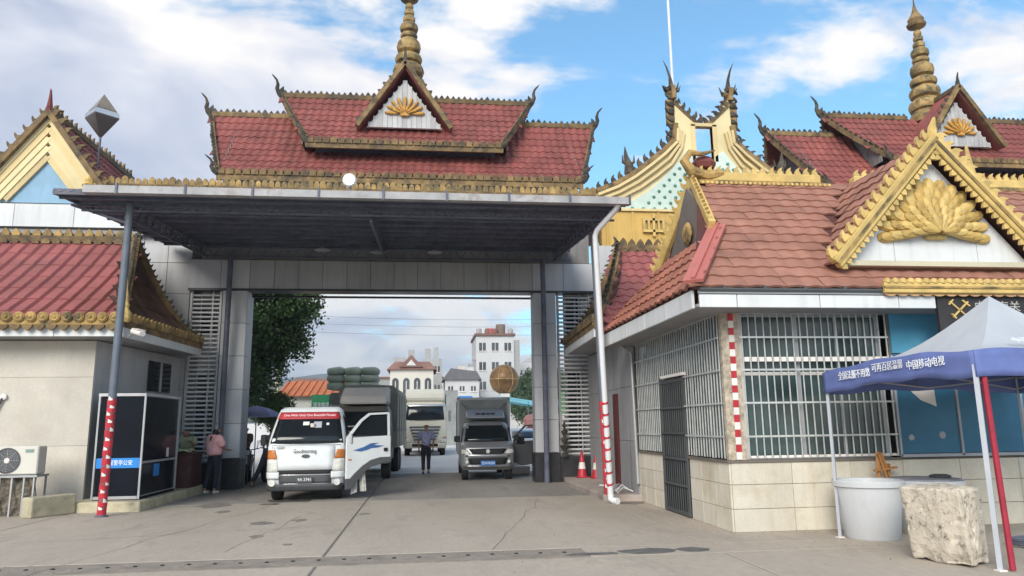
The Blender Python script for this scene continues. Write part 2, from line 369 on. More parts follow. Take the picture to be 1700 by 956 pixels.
def flame(name, mat, w, h, t, kind=0):
    """a leaf-like crest piece standing on z=0, width along x"""
    P = {0: [(-.5, 0), (.5, 0), (.52, .25), (.3, .5), (.5, .8), (.18, .72), (0, 1.0), (-.12, .7), (-.38, .45), (-.5, .2)],
         1: [(-.5, 0), (.5, 0), (.5, .35), (.33, .62), (.1, .95), (0, 1.0), (-.1, .95), (-.33, .62), (-.5, .35)],
         2: [(-.45, 0), (.4, 0), (.34, .35), (.12, .62), (.28, 1.0), (-.1, .82), (-.36, .5)],
         3: [(-.5, 0), (.5, 0), (.5, .5), (.36, .82), (.0, 1.0), (-.36, .82), (-.5, .5)]}[kind]
    b = MB(); b.prism([(x*w, z*h) for x, z in P], -t/2, t/2); return b.mesh(name, mat)
def crest(pieces, me, pts, spacing, upv=(0, 0, 1), offs=0.0, flip=1, lean=0.0, smin=1.0, smax=1.0):
    pts = [V(p) for p in pts]; upv = V(upv)
    L_ = [(pts[i+1]-pts[i]).length for i in range(len(pts)-1)]; T = sum(L_); n = max(1, int(T/spacing)); dist = offs
    for k in range(n):
        d = (k+0.5)*T/n; i = 0
        while i < len(L_)-1 and d > L_[i]: d -= L_[i]; i += 1
        p = pts[i].lerp(pts[i+1], d/max(L_[i], 1e-6)); x = (pts[i+1]-pts[i]).normalized()*flip
        z = (upv - x*upv.dot(x)).normalized(); y = z.cross(x); s = random.uniform(smin, smax)
        pieces.add(me, frame(x, y, z, p) @ Matrix.Rotation(lean+random.uniform(-.06, .06), 4, 'Y') @ Matrix.Diagonal((s, s, s, 1)))
def horn(parent, base, out, h, mat, name='ridge_finial', r=0.07, lean=0.5):
    """curled up-swept finial"""
    base = V(base); out = V(out).normalized()
    pts = []; rs = []
    for k, (a, z, q) in enumerate([(0, -.12, 1.3), (.18, .05, 1.2), (.30, .28, .9), (.26, .5, .7), (.34, .72, .5), (.52, .9, .35), (.62, 1.0, .1)]):
        pts.append(base + out*(a*h*lean*1.4) + V((0, 0, z*h))); rs.append(r*q)
    b = MB().tube(pts, rs, 6)
    side = out.cross(V((0, 0, 1)))
    b.prism([(0, 0), (.3*h, .05*h), (.2*h, .25*h), (.05*h, .4*h)], -.03, .03, lambda p, t: base + out*(p[0]-.1*h) + V((0, 0, p[1])) + side*t)
    return b.build(name, mat, parent, smooth=False)
def text(body, size, mat, parent, Mx, width=None, name='lettering', ext=0.004, shear=0.0):
    cu = bpy.data.curves.new(name, 'FONT'); cu.body = body; cu.size = size; cu.extrude = ext
    cu.align_x = 'CENTER'; cu.align_y = 'CENTER'; cu.resolution_u = 2; cu.shear = shear
    t = bpy.data.objects.new(name, cu); C.objects.link(t); bpy.context.view_layer.update()
    me = bpy.data.meshes.new_from_object(t.evaluated_get(bpy.context.evaluated_depsgraph_get()))
    bpy.data.objects.remove(t); me.materials.clear(); me.materials.append(mat)
    xs = [v.co.x for v in me.vertices]
    if width and xs:
        k = width/(max(xs)-min(xs)); me.transform(Matrix.Diagonal((k, 1, 1, 1)))
    return link(name, me, parent, Mx)
FACE = frame(V((1, 0, 0)), V((0, 0, 1)), V((0, -1, 0)), V((0, 0, 0)))      # text plane facing -Y
def facing(x, y, z, rz=0.0): return Matrix.Translation((x, y, z)) @ Matrix.Rotation(rz, 4, 'Z') @ FACE
def panels(parent, mat, origin, ex, ez, nrm, xs, zs, gap=0.012, th=0.025, name='wall_panel', skip=None, jitter=0.002):
    """cladding panels over a wall: xs, zs breakpoints along ex and ez"""
    origin, ex, ez, nrm = V(origin), V(ex).normalized(), V(ez).normalized(), V(nrm).normalized(); cache = {}
    for i in range(len(xs)-1):
        for j in range(len(zs)-1):
            if skip and skip((xs[i]+xs[i+1])/2, (zs[j]+zs[j+1])/2): continue
            w = xs[i+1]-xs[i]-gap; h = zs[j+1]-zs[j]-gap; key = (round(w, 3), round(h, 3))
            if key not in cache:
                cache[key] = MB().box(0, w, -th, 0, 0, h).mesh(name, mat, bevel=min(0.004, th/4))
            x = ex; z = ez; y = -nrm
            if x.cross(y).dot(z) < 0: x = -ex; p = origin + ex*(xs[i+1]-gap/2)
            else: p = origin + ex*(xs[i]+gap/2)
            p = p + ez*(zs[j]+gap/2) + nrm*random.uniform(0, jitter)
            link(name, cache[key], parent, frame(x, y, z, p))
def brk(a, b, step):
    n = max(1, round((b-a)/step)); return [a+(b-a)*i/n for i in range(n+1)]
# ------------------------------------------------------------------ ground
g = MB()
gx = [-900, -200, -60, -20, 20, 60, 200, 900]; gy = [-60, 0, 30, 60, 200, 700, 2500]
g.add([(x, y, -0.03) for y in gy for x in gx], [(j*8+i, j*8+i+1, (j+1)*8+i+1, (j+1)*8+i) for j in range(6) for i in range(7)])
ground = g.build('ground', pm('distant_ground', (0.30, 0.29, 0.25), 0.9, var=0.3, scale=0.05), None, fixn=False); tag(ground, 'bare ground stretching away behind the yard to the hills', 'ground', kind='structure')
yard = box('yard_pavement', m_yard, -40, 60, 26.6, 95, -0.2, -0.004); tag(yard, 'pale concrete yard beyond the gate where lorries wait', 'pavement', kind='structure')
road = box('road', m_joints, -24, 30, 2, 26.6, -0.25, -0.012); tag(road, 'worn concrete road surface in front of and under the gate', 'road', kind='structure')
MW[road.name] = Matrix.Identity(4)
sx = [-24, -18, -12.4, -6.9, -1.25, 3.75, 9.5, 15, 22, 30]; sy = [2, 6.0, 9.35, 9.36, 10.02, 17.15, 21.9, 26.6]
for i in range(len(sx)-1):
    for j in range(len(sy)-1):
        if sy[j+1]-sy[j] < 0.1 or abs(sy[j]-9.36) < 0.01: continue
        gr = sy[j] > 17
        b = MB().box(sx[i]+.012, sx[i+1]-.012, sy[j]+.012, sy[j+1]-.012, -0.2, random.uniform(-.002, .002))
        b.build('concrete_slab', m_road_shade if gr else m_road, road, bevel=0.012)
# expansion joint: a strip of patched concrete with a row of steel bolt heads
MB().box(2.05, 30, 9.36, 10.03, -0.2, 0.0015).build('concrete_slab', m_road, road)
jt = MB().box(-24, 2.04, 9.372, 10.008, -0.2, 0.001); jt.build('joint_strip', m_strip, road)
bolt = MB().lathe([(0.027, 0), (0.024, 0.009), (0.01, 0.012)], n=8).mesh('bolt_head', m_black)
for k in range(37): link('bolt_head', bolt, road, Matrix.Translation((-9.2+k*0.305, 9.72+0.02*math.sin(k), 0.001)))
pt = MB(); random.seed(3)
for q in [(1.75, 9.42, .75, .2), (2.45, 9.40, .8, .42), (3.2, 9.44, .45, .35)]:
    n = 9; pt.prism([(q[0]+q[2]*.5+q[2]*.5*math.cos(2*PI*k/n)*random.uniform(.75, 1.1), q[1]+q[3]*.5+q[3]*.5*math.sin(2*PI*k/n)*random.uniform(.7, 1.15)) for k in range(n)], -0.01, 0.007, lambda p, t: V((p[0], p[1], t)))
pt.build('repair_patch', pm('dark_mortar_patch', (0.14, 0.135, 0.13), 0.85, var=0.4, scale=5, fine=0.4), road)
# cracks cut as thin dark fissures
cr_ = MB()
for (a, b, n) in [((-4.7, 8.2), (-3.2, 16.4), 16), ((0.9, 10.1), (2.6, 16.9), 14), ((-2.6, 10.6), (-2.2, 14.6), 9), ((-6.0, 12.0), (-1.4, 13.1), 12)]:
    p = V((a[0], a[1], 0)); q = V((b[0], b[1], 0)); dv = (q-p)/n; pr = p
    for k in range(n):
        nx = p+dv*(k+1)+V((random.uniform(-.07, .07), random.uniform(-.07, .07), 0)); s_ = V((-(nx-pr).y, (nx-pr).x, 0)).normalized()*random.uniform(.003, .007)
        cr_.quad(pr-s_+V((0, 0, .004)), pr+s_+V((0, 0, .004)), nx+s_+V((0, 0, .004)), nx-s_+V((0, 0, .004))); pr = nx
cr_.build('hairline_crack', m_joints, road, fixn=False)
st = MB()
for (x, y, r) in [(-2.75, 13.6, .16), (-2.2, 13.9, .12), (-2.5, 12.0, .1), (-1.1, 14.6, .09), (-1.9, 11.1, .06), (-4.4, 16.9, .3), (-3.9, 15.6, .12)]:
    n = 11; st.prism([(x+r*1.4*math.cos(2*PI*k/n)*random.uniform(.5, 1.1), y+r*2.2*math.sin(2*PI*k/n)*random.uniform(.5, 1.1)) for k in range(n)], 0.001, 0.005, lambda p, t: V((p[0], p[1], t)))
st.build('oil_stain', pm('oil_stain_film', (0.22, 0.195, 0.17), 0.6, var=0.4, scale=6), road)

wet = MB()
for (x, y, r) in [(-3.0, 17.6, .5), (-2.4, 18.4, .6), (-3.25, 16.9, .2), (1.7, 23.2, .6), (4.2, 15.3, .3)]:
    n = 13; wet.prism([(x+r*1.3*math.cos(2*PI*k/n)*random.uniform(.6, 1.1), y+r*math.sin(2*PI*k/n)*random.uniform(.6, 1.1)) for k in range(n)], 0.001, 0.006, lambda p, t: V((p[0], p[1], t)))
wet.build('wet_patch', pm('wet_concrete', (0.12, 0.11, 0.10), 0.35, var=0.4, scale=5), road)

# ------------------------------------------------------------------ distant land
def hill(name, pts, y, depth, mat, label):
    b = MB(); nx = 40
    def fn(u, v):
        x = pts[0][0]+(pts[-1][0]-pts[0][0])*u
        for (x0, z0), (x1, z1) in zip(pts, pts[1:]):
            if x0 <= x <= x1: z = z0+(z1-z0)*(0.5-0.5*math.cos(PI*(x-x0)/(x1-x0))); break
        z = z*(math.sin(PI*min(1, v*1.0))**0.7 if v < 1 else 0)
        return (x, y+depth*v, z*.84*(1+0.05*math.sin(x*.013+v*5)) - 2)
    b.grid(fn, nx, 8); o = b.build(name, mat, None, smooth=True, fixn=False); tag(o, label, 'hill', kind='structure'); return o
hill('hills', [(-1500, 90), (-800, 150), (-420, 105), (-250, 140), (-190, 150), (-60, 118), (60, 128), (260, 95), (600, 150), (1500, 100)], 1300, 700, pm('wooded_far_hill', (0.045, 0.075, 0.05), 0.9, var=0.3, scale=0.01, rand=0, bump=0), 'long low wooded ridge far behind the town')
hill('near_hill', [(-600, 10), (-330, 16), (-140, 14), (-90, 12), (-30, 9), (100, 8), (300, 10), (600, 10)], 420, 200, pm('wooded_near_hill', (0.05, 0.08, 0.04), 0.9, var=0.4, scale=0.04, rand=0, bump=0), 'low green rise behind the town roofs')

# ------------------------------------------------------------------ pavilion roof (two tiers, dormer gable, spire)
m_goldpetal = pm('burnished_gold_paint', (0.48, 0.33, 0.10), 0.5, var=0.25, scale=4, dirt=0.5, dirtcol=(0.20, 0.13, 0.05), dscale=7, dthr=0.48, rand=0.1, bump=0.5, bscale=18)
m_goldspire = pm('grimy_spire_gold', (0.32, 0.22, 0.085), 0.65, var=0.4, scale=3, dirt=0.9, dirtcol=(0.07, 0.065, 0.04), dscale=3.2, dthr=0.45, rand=0.2, bump=1.0, bscale=12)
tm_pav = tile_mesh('roof_tile', m_tile_old, 0.265, 0.40, 0.045, 0.03, 'wave', 5)
fl_dark = flame('crest_tile', m_crestdark, 0.15, 0.15, 0.05, 1)
fl_goldo = flame('crest_leaf', m_goldold, 0.2, 0.2, 0.05, 3)
def fan(parent, c, w, h, mat, rows, nrm=(0, -1, 0), body=True, name='fan_emblem'):
    """peacock-tail emblem: overlapping rows of plump petals round a body"""
    c = V(c); nrm = V(nrm)
    root = MB().prism([(-.09*w, 0), (.09*w, 0), (.12*w, .18*h), (.07*w, .42*h), (0, .56*h), (-.07*w, .42*h), (-.12*w, .18*h)], 0, 0.10, lambda p, t: c+V((p[0], 0, p[1]))+nrm*t).build(name, mat, parent, bevel=0.02)
    pet = MB(); n = 7
    prof = [(0, -.02), (.22, .25), (.42, .62), (.40, .86), (.2, 1.0), (-.2, 1.0), (-.40, .86), (-.42, .62), (-.22, .25)]
    vs = [(x, -.02, z) for x, z in prof] + [(x*.72, -.11, .04+z*.88) for x, z in prof] + [(0, -.14, .7)]
    m = len(prof); pet.add(vs, [tuple((i, (i+1) % m, m+(i+1) % m, m+i)) for i in range(m)] + [(m+i, m+(i+1) % m, 2*m) for i in range(m)])
    pm_ = pet.mesh('petal', mat, smooth=False); pm2_ = pet.mesh('petal', m_goldpetal, smooth=False)
    for ri, (r0, ln, wd, k, sp, dep) in enumerate(rows):
        for i in range(k):
            a = -sp + 2*sp*i/(k-1); d = V((math.sin(a)*w/2, 0, math.cos(a)*h)); L0 = d.length; z = d.normalized(); x = nrm.cross(z)*-1
            if x.cross(-nrm).dot(z) < 0: x = -x
            p = c + d*r0 + nrm*dep + V((0, 0, .08*h))
            link('petal', pm_ if (i+ri) % 2 or mat is not m_gold else pm2_, root, frame(x, -nrm, z, p) @ Matrix.Diagonal((wd*.86, 0.75, ln*L0, 1)))
    return root
def pavilion(B, cx, crestless=False):
    ts = Pieces(B, 'roof_tile', 285); cs = Pieces(B, 'crest_tile', 120); gs = Pieces(B, 'crest_leaf', 120)
    # core walls and dark soffits
    box('core_wall', m_wall, cx-5.1, cx+5.1, 23.6, 27.8, 7.2, 9.62, B)
    box('soffit', m_soffit, cx-5.6, cx+5.6, 22.95, 27.5, 9.30, 9.36, B)
    box('eave_board', m_goldold, cx-5.78, cx+5.78, 22.74, 22.84, 9.18, 9.42, B)
    # lower tier
    eL, eR, rR, rL = (cx-5.75, 22.75, 9.45), (cx+5.75, 22.75, 9.45), (cx+6.75, 25.2, 12.3), (cx-6.75, 25.2, 12.3)
    slope(B, ts, tm_pav, .265, .40, eL, eR, rR, rL, 0.16, clip=lambda p: not (abs(p.x-cx) < 3.0 and p.z > 10.6))
    bk = MB().grid(lambda u, v: V((cx-5.75-v+(11.5+2*v)*u, 27.65-2.45*v, 9.45+2.85*v)), 1, 4); bk.build('rear_slope', m_tile_old, B, solid=0.05)
    # upper tier
    box('clerestory_wall', m_steel, cx-3.0, cx+3.0, 23.9, 26.5, 9.6, 11.2, B)
    uL, uR, vR, vL = (cx-3.15, 23.15, 10.72), (cx+3.15, 23.15, 10.72), (cx+4.4, 25.2, 13.1), (cx-4.4, 25.2, 13.1)
    slope(B, ts, tm_pav, .265, .40, uL, uR, vR, vL, 0.12, clip=lambda p: not (abs(p.x-cx+.1) < (13.2-p.z)*.62+.0 and p.z > 11.45 and p.y < 25))
    MB().grid(lambda u, v: V((cx-3.15-1.25*v+(6.3+2.5*v)*u, 27.25-2.05*v, 10.72+2.38*v)), 1, 4).build('rear_slope', m_tile_old, B, solid=0.05)
    box('eave_board', m_goldold, cx-3.2, cx+3.2, 23.10, 23.2, 10.46, 10.70, B)
    # eave crests
    crest(gs, fl_goldo, [(cx-5.75, 22.72, 9.36), (cx+5.75, 22.72, 9.36)], 0.25, smin=.9, smax=1.15)
    crest(gs, fl_goldo, [(cx-3.15, 23.08, 10.62), (cx+3.15, 23.08, 10.62)], 0.24, smin=.9, smax=1.1)
    # ridges
    for (a, b, z) in ((cx-6.75, cx-4.0, 12.3), (cx+4.0, cx+6.75, 12.3), (cx-4.4, cx-.9, 13.1), (cx+.9, cx+4.4, 13.1)):
        box('ridge_cap', m_goldold, a, b, 25.1, 25.3, z-.06, z+.14, B, bevel=0.03)
        crest(cs, fl_dark, [(a, 25.2, z+.12), (b, 25.2, z+.12)], 0.2, smin=.8, smax=1.15)
    # gable ends: plank siding, barge boards, side crests, finials
    plank = MB().box(-.01, .02, 0, .17, 0, 1).mesh('gable_plank', pm('grey_gable_plank', (0.20, 0.20, 0.20), 0.8, var=0.3, scale=2, streak=.5))
    for s in (-1, 1):
        for (xe, xr, y0, z0, zr, xi) in ((5.75, 6.75, 22.75, 9.45, 12.3, 5.75), (3.15, 4.4, 23.15, 10.72, 13.1, 3.35)):
            yb = 2*25.2-y0
            n = 22
            for k in range(n):
                y = y0+.25+(yb-y0-.5)*k/n; hgt = (1-abs(y+.08-25.2)/(25.2-y0))*(zr-z0)-.12
                if hgt > .1: link('gable_plank', plank, B, Matrix.Translation((cx+s*xi, y, z0-.05)) @ Matrix.Diagonal((1, 1, hgt, 1)))
            for yy in (y0, yb):
                pts = [V((cx+s*(xe+(xr-xe)*t), yy+(25.2-yy)*t, z0+(zr-z0)*t-0.16*4*t*(1-t)*.6)) for t in [i/6 for i in range(7)]]
                b = MB()
                for p, q in zip(pts, pts[1:]): b.bar(p+V((0, 0, .03)), q+V((0, 0, .03)), .1, .2)
                b.build('barge_board', m_goldold, B)
                crest(cs, fl_dark, [p+V((0, 0, .14)) for p in pts], 0.24, upv=(s*.7, -1 if yy == y0 else 1, .5), smin=.8, smax=1.2, lean=.3)
            horn(B, (cx+s*xr, 25.2, zr+.1), (s, 0, 0), .75, m_crestdark, r=.085, lean=.6)
            horn(B, (cx+s*xe, y0, z0+.0), (s, -.3, 0), .5, m_crestdark, name='corner_finial', r=.07, lean=.9)
    # dormer gable
    gx0 = cx-.06; A = V((gx0, 23.35, 13.62)); hw = 1.55; zb = 11.35
    b = MB().prism([(-1.25, 11.42), (1.25, 11.42), (0, 13.15)], 0, .08, lambda p, t: V((gx0+p[0], 23.62+t, p[1]))); b.build('gable_wall', pm('pale_gable_plank', (0.50, 0.50, 0.50), .7, streak=.3), B)
    pl = MB().box(0, .15, -.03, 0, 0, 1).mesh('gable_slat', pm('pale_gable_slat', (0.46, 0.465, 0.47), .7, streak=.3, rand=.15))
    for k in range(15):
        x = -1.2+k*.16; hh = (1-abs(x+.08)/1.25)*1.70
        if hh > .08: link('gable_slat', pl, B, Matrix.Translation((gx0+x, 23.615, 11.42)) @ Matrix.Diagonal((1, 1, hh, 1)))
    for s in (-1, 1):
        b = MB(); p0 = V((gx0+s*hw, 23.35, zb)); b.bar(p0, A+V((0, 0, .05)), .16, .15, upv=(0, 0, 1)); b.build('barge_board', m_goldold, B)
        MB().grid(lambda u, v: V((gx0+s*hw*(1-v), 23.4+u*(1.9-1.1*(1-v)), zb+(13.55-zb)*v)), 3, 4).build('dormer_slope', m_tile_old, B, solid=.08)
        crest(cs, fl_dark, [p0+V((0, .06, .1)), A+V((0, .06, .12))], .3, upv=(s, 0, 1), smin=.8, smax=1.1)
    MB().bar((gx0, 23.3, 13.66), (gx0, 25.2, 13.66), .14, .16).build('ridge_cap', m_goldold, B)
    horn(B, (gx0, 23.4, 13.7), (0, -1, 0), .5, m_crestdark, r=.07, lean=.3)
    fan(B, (gx0, 23.57, 11.80), 1.45, .72, pm('orange_gold_emblem', (0.52, 0.28, 0.06), .5, var=.3, scale=5), [(.3, .62, .17, 9, 1.45, .0), (.1, .5, .14, 7, 1.2, .05)])
    ts.finish('small_roof_tiles'); cs.finish('small_crest_tiles'); gs.finish('small_crest_leaves')
    # spire
    S = MB().lathe([(.62, 0), (.66, .2), (.5, .5)], (cx, 25.2, 13.0), 16).build('spire', m_goldspire, B, smooth=True)
    rings = [(13.42, .64, .62), (14.0, .57, .55), (14.52, .50, .42), (14.92, .44, .62), (15.52, .32, .26), (15.76, .34, .42), (16.16, .23, .30), (16.45, .19, .27), (16.7, .15, .25)]
    for z, r, h in rings:
        MB().lathe([(r*.62, 0), (r*.92, h*.16), (r, h*.42), (r*.93, h*.7), (r*.62, h*.96), (r*.5, h)], (cx, 25.2, z), 14).build('spire_ring', m_goldspire, S, smooth=True)
    MB().lathe([(.06, 0), (.05, .35)], (cx, 25.2, 16.85), 8).build('spire_neck', m_goldold, S)
    MB().lathe([(.1, 0), (.33, .12), (.37, .22), (.26, .3), (.31, .42), (.22, .57), (.13, .72), (.08, .9), (.03, 1.1), (.012, 1.75)], (cx, 25.2, 16.98), 12).build('spire_crown', m_goldold, S, smooth=False)
    return B

# ------------------------------------------------------------------ gate building
G = thing('gate_building', 'grey-clad border gate with tiered red temple roof and gold spire over the road', 'gate building', (-1, 21.5, 0))
# lintel
box('lintel_core', m_joint, -6.58, 4.98, 21.34, 21.78, 5.50, 6.35, G)
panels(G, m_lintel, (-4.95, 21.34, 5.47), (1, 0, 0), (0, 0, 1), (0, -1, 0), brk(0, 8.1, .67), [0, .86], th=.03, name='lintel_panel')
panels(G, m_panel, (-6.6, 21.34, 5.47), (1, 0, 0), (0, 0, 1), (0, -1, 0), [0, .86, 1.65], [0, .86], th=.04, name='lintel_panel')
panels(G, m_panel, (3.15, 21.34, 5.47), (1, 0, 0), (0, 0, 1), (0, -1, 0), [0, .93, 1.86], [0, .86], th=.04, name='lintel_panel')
box('lintel_edge', m_granite, -6.6, 5.0, 21.28, 21.80, 5.44, 5.50, G)
box('upper_fascia', pm('brown_grey_render', (0.20, 0.19, 0.185), .8, streak=.4), -6.3, 4.9, 21.36, 22.6, 6.36, 8.35, G)
box('gate_mass', m_wall, -6.6, 5.0, 22.6, 28, 6.7, 8.6, G)
box('rear_beam', m_granite, -5.7, 4.0, 22.5, 22.6, 5.455, 5.505, G)
# pillars
for x0 in (-5.66, 3.16):
    P_ = box('pillar', m_joint, x0+.02, x0+.66, 21.33, 21.83, 0, 5.44, G)
    panels(P_, m_panel, (x0, 21.33, .82), (1, 0, 0), (0, 0, 1), (0, -1, 0), [0, .68], brk(0, 4.62, .93), th=.03, name='cladding_panel')
    for nn_, xo in (((-1, 0, 0), x0+.02), ((1, 0, 0), x0+.66)):
        panels(P_, m_panel, (xo, 21.33, .82), (0, 1, 0), (0, 0, 1), nn_, [0, .5], brk(0, 4.62, .93), th=.02, name='cladding_panel')
    box('granite_base', m_granite, x0-.03, x0+.71, 21.27, 21.9, 0, .81, P_, bevel=.01)
for x0 in (-5.62, 3.4):
    box('rear_pillar', m_panel, x0, x0+.5, 22.3, 22.7, 0, 5.45, G)
# louvred side bays
slat = MB().box(0, 1, -.03, .03, 0, .05).mesh('louvre_slat', pm('pale_louvre_slat', (.66, .67, .68), .5, rand=.1), bevel=.008)
for (xa, xb) in ((-6.56, -5.70), (3.88, 4.88)):
    F = box('louvre_frame', m_alu, xa, xa+.06, 21.4, 21.5, 0, 5.44, G)
    box('frame_post', m_alu, xb-.06, xb, 21.4, 21.5, 0, 5.44, F); box('frame_post', m_alu, (xa+xb)/2+.16, (xa+xb)/2+.20, 21.44, 21.5, 0, 5.44, F)
    for k in range(42): link('louvre_slat', slat, F, Matrix.Translation((xa+.06, 21.46, .25+k*.123)) @ Matrix.Rotation(R(-18), 4, 'X') @ Matrix.Diagonal((xb-xa-.12, 1, 1, 1)))
    wx = xa+.30
    for (z0, z1) in ((4.25, 5.35), (.9, 3.1)):
        box('louvre_window', m_glassdark, wx, wx+.24, 21.52, 21.56, z0, z1, F); box('louvre_window', m_glassdark, wx+.3, wx+.44, 21.52, 21.56, z0, z1, F)
    box('bay_back', pm('pale_bay_wall', (.5, .5, .5), .8), xa+.24, xb-.05, 21.62, 21.7, 0.0, 5.44, F)
    box('granite_base', m_granite, xa, xb, 21.3, 21.62, 0, .7, G)
# side walls of the gate block
panels(G, m_wall, (-9.9, 21.5, 0), (1, 0, 0), (0, 0, 1), (0, -1, 0), brk(0, 3.3, .72), brk(0, 7.15, .9), th=.03)
box('wing_wall', m_joint, -16, -6.6, 21.5, 27, 0, 8.3, G)
panels(G, m_wall, (4.98, 21.5, 0), (1, 0, 0), (0, 0, 1), (0, -1, 0), brk(0, 4.2, .72), brk(0, 6.95, .9), th=.03)
# parapet of the left wing
panels(G, m_white, (-16, 21.2, 7.16), (1, 0, 0), (0, 0, 1), (0, -1, 0), brk(0, 9.4, 1.55), [0, .66], th=.04, name='parapet_panel')
box('parapet_core', m_joint, -16, -6.62, 21.2, 21.5, 7.14, 7.84, G)
box('parapet_shadow_strip', m_soffit, -16, -6.7, 21.25, 21.5, 7.0, 7.13, G)  # solid grey strip standing in for the shadow line under the parapet
# gilded cornice over the canopy
box('cornice', m_goldold, -9.3, 5.25, 21.55, 21.95, 8.36, 8.60, G)
cm_ = flame('cornice_leaf', m_goldmid, .17, .24, .07, 3); cs_ = Pieces(G, 'cornice_leaf', 200)
crest(cs_, cm_, [(-9.3, 21.62, 8.58), (5.25, 21.62, 8.58)], .185, smin=.85, smax=1.15); cs_.finish()
cm2 = flame('cornice_bead', m_goldold, .12, .13, .08, 1); cs_ = Pieces(G, 'cornice_bead', 200)
crest(cs_, cm2, [(-9.3, 21.5, 8.54), (5.25, 21.5, 8.54)], .185, upv=(0, 0, -1), smin=.85, smax=1.15); cs_.finish()
pavilion(G, -0.67)

# ------------------------------------------------------------------ right pavilion behind the kiosk
RP = thing('temple_pavilion', 'second tiered red roof with gold spire rising behind the peacock gable kiosk', 'pavilion', (19.5, 25.2, 0))
box('wall', m_wall, 13.2, 27, 23.9, 28, 0, 8.0, RP)
pavilion(RP, 19.5)

# ------------------------------------------------------------------ twin-horned facade tower
T = thing('horned_facade_tower', 'cream and mint facade tower with twin dark horned gables and a sky-blue notch', 'facade tower', (9.2, 22.5, 0))
TX, TY = 9.22, 22.5
half = [(3.75, 9.0), (3.1, 9.27), (2.5, 9.62), (1.95, 10.05), (1.45, 10.45), (1.06, 10.85), (.98, 11.4), (.98, 12.3), (1.02, 12.75)]
inner = [(.98, 12.2), (.62, 11.85), (.30, 11.55), (0.0, 11.42)]
for s in (-1, 1):
    f = lambda p, t, s=s: V((TX+s*p[0], TY+t, p[1]))
    # main body half with window notch from x 0.3
    b = MB().prism([(3.75, 8.3), (3.75, 8.92), (3.1, 9.2), (2.5, 9.55), (1.95, 9.98), (1.45, 10.38), (1.0, 10.8), (.95, 12.4), (.30, 11.5), (.30, 10.1), (0, 10.1), (0, 8.3)], 0, .22, f)
    b.build('tower_wall', m_creampale, T)
    MB().prism([(.34, 8.34), (.34, 10.3), (.62, 10.5), (1.0, 10.02), (1.5, 9.5), (2.05, 9.02), (2.7, 8.62), (3.2, 8.36)], -.04, -.003, f).build('mosaic_panel', m_mint, T)
    for k, off in enumerate((.0, .17, .34)):
        cv = [(3.72-off*.2, 8.86-off*1.0), (3.05-off*.3, 9.14-off), (2.45-off*.5, 9.5-off), (1.9-off*.6, 9.92-off), (1.4-off*.6, 10.33-off), (.98-off*.4, 10.75-off*.6), (.93-off*.6, 11.2-off*.2)]
        bb = MB()
        for p, q in zip(cv, cv[1:]): bb.bar(f(p, -.05-.03*(2-k)), f(q, -.05-.03*(2-k)), .09, .14, upv=(0, -1, 0))
        bb.build('curved_moulding', m_cream, T)
    rp = [f(p, .1) for p in half]; bb = MB()
    for p, q in zip(rp, rp[1:]): bb.bar(p, q, .5, .14)
    bb.build('dragon_ridge', m_goldold, T)
    rp2 = [f(p, .1) for p in inner]; bb = MB()
    for p, q in zip(rp2, rp2[1:]): bb.bar(p, q, .24, .12)
    bb.build('valley_ridge', m_goldold, T)
    fd = flame('dragon_scale', m_crestdark, .2, .26, .07, 2); dp = Pieces(T, 'dragon_scale', 200)
    crest(dp, fd, [p+V((s*.02, -.1, .06)) for p in rp], .27, upv=(s, 0, .9), flip=-s, lean=.2, smin=.8, smax=1.2)
    crest(dp, fd, [p+V((0, -.1, .05)) for p in rp2], .24, upv=(-s*.2, 0, 1), flip=s, lean=.2, smin=.8, smax=1.1); dp.finish()
    hb = f((1.0, 12.55), .1)
    H_ = MB().tube([hb, hb+V((0, 0, .3)), hb+V((s*.03, 0, .6)), hb+V((s*.13, 0, .95)), hb+V((s*.24, 0, 1.2))], [.11, .09, .05, .03, .008], 6).build('horn', m_crestdark, T)
    MB().lathe([(.08, 0), (.17, .08), (.19, .18), (.11, .26), (.14, .34), (.04, .45)], hb-V((0, 0, .1)), 8).build('horn_collar', m_goldold, H_)
    for a in range(6):
        ang = a*PI/3; d = V((math.cos(ang), math.sin(ang), 0)); MB().tube([hb+V((0, 0, .05)), hb+d*.24+V((0, 0, .1)), hb+d*.32+V((0, 0, .3))], [.06, .045, .01], 5).build('horn_prong', m_crestdark, H_)
    # small side dragon
    db = f((2.62, 9.75), .05); Dg = MB().tube([db+V((0, 0, -.1)), db+V((0, 0, .25)), db+V((s*.08, 0, .5)), db+V((s*.1, 0, .85))], [.16, .13, .08, .01], 6).build('ridge_dragon', m_crestdark, T)
    for q in (-1, 1): MB().tube([db+V((0, 0, .2)), db+V((q*.18, 0, .3)), db+V((q*.2, 0, .55))], [.07, .05, .01], 5).build('dragon_wing', m_crestdark, Dg)
    MB().box(-.07, .07, -.02, .2, -1.3, 0, Matrix.Translation((TX+s*.37, TY-.02, 11.42))).build('window_jamb', m_cream, T)
box('window_lintel', m_cream, TX-.44, TX+.44, TY-.04, TY+.2, 11.36, 11.47, T)
stud = MB().lathe([(.06, 0), (.05, .03), (.02, .045)], n=6, Mt=Matrix.Rotation(R(90), 4, 'X')).mesh('mosaic_stud', m_green)
sp_ = Pieces(T, 'mosaic_stud', 200)
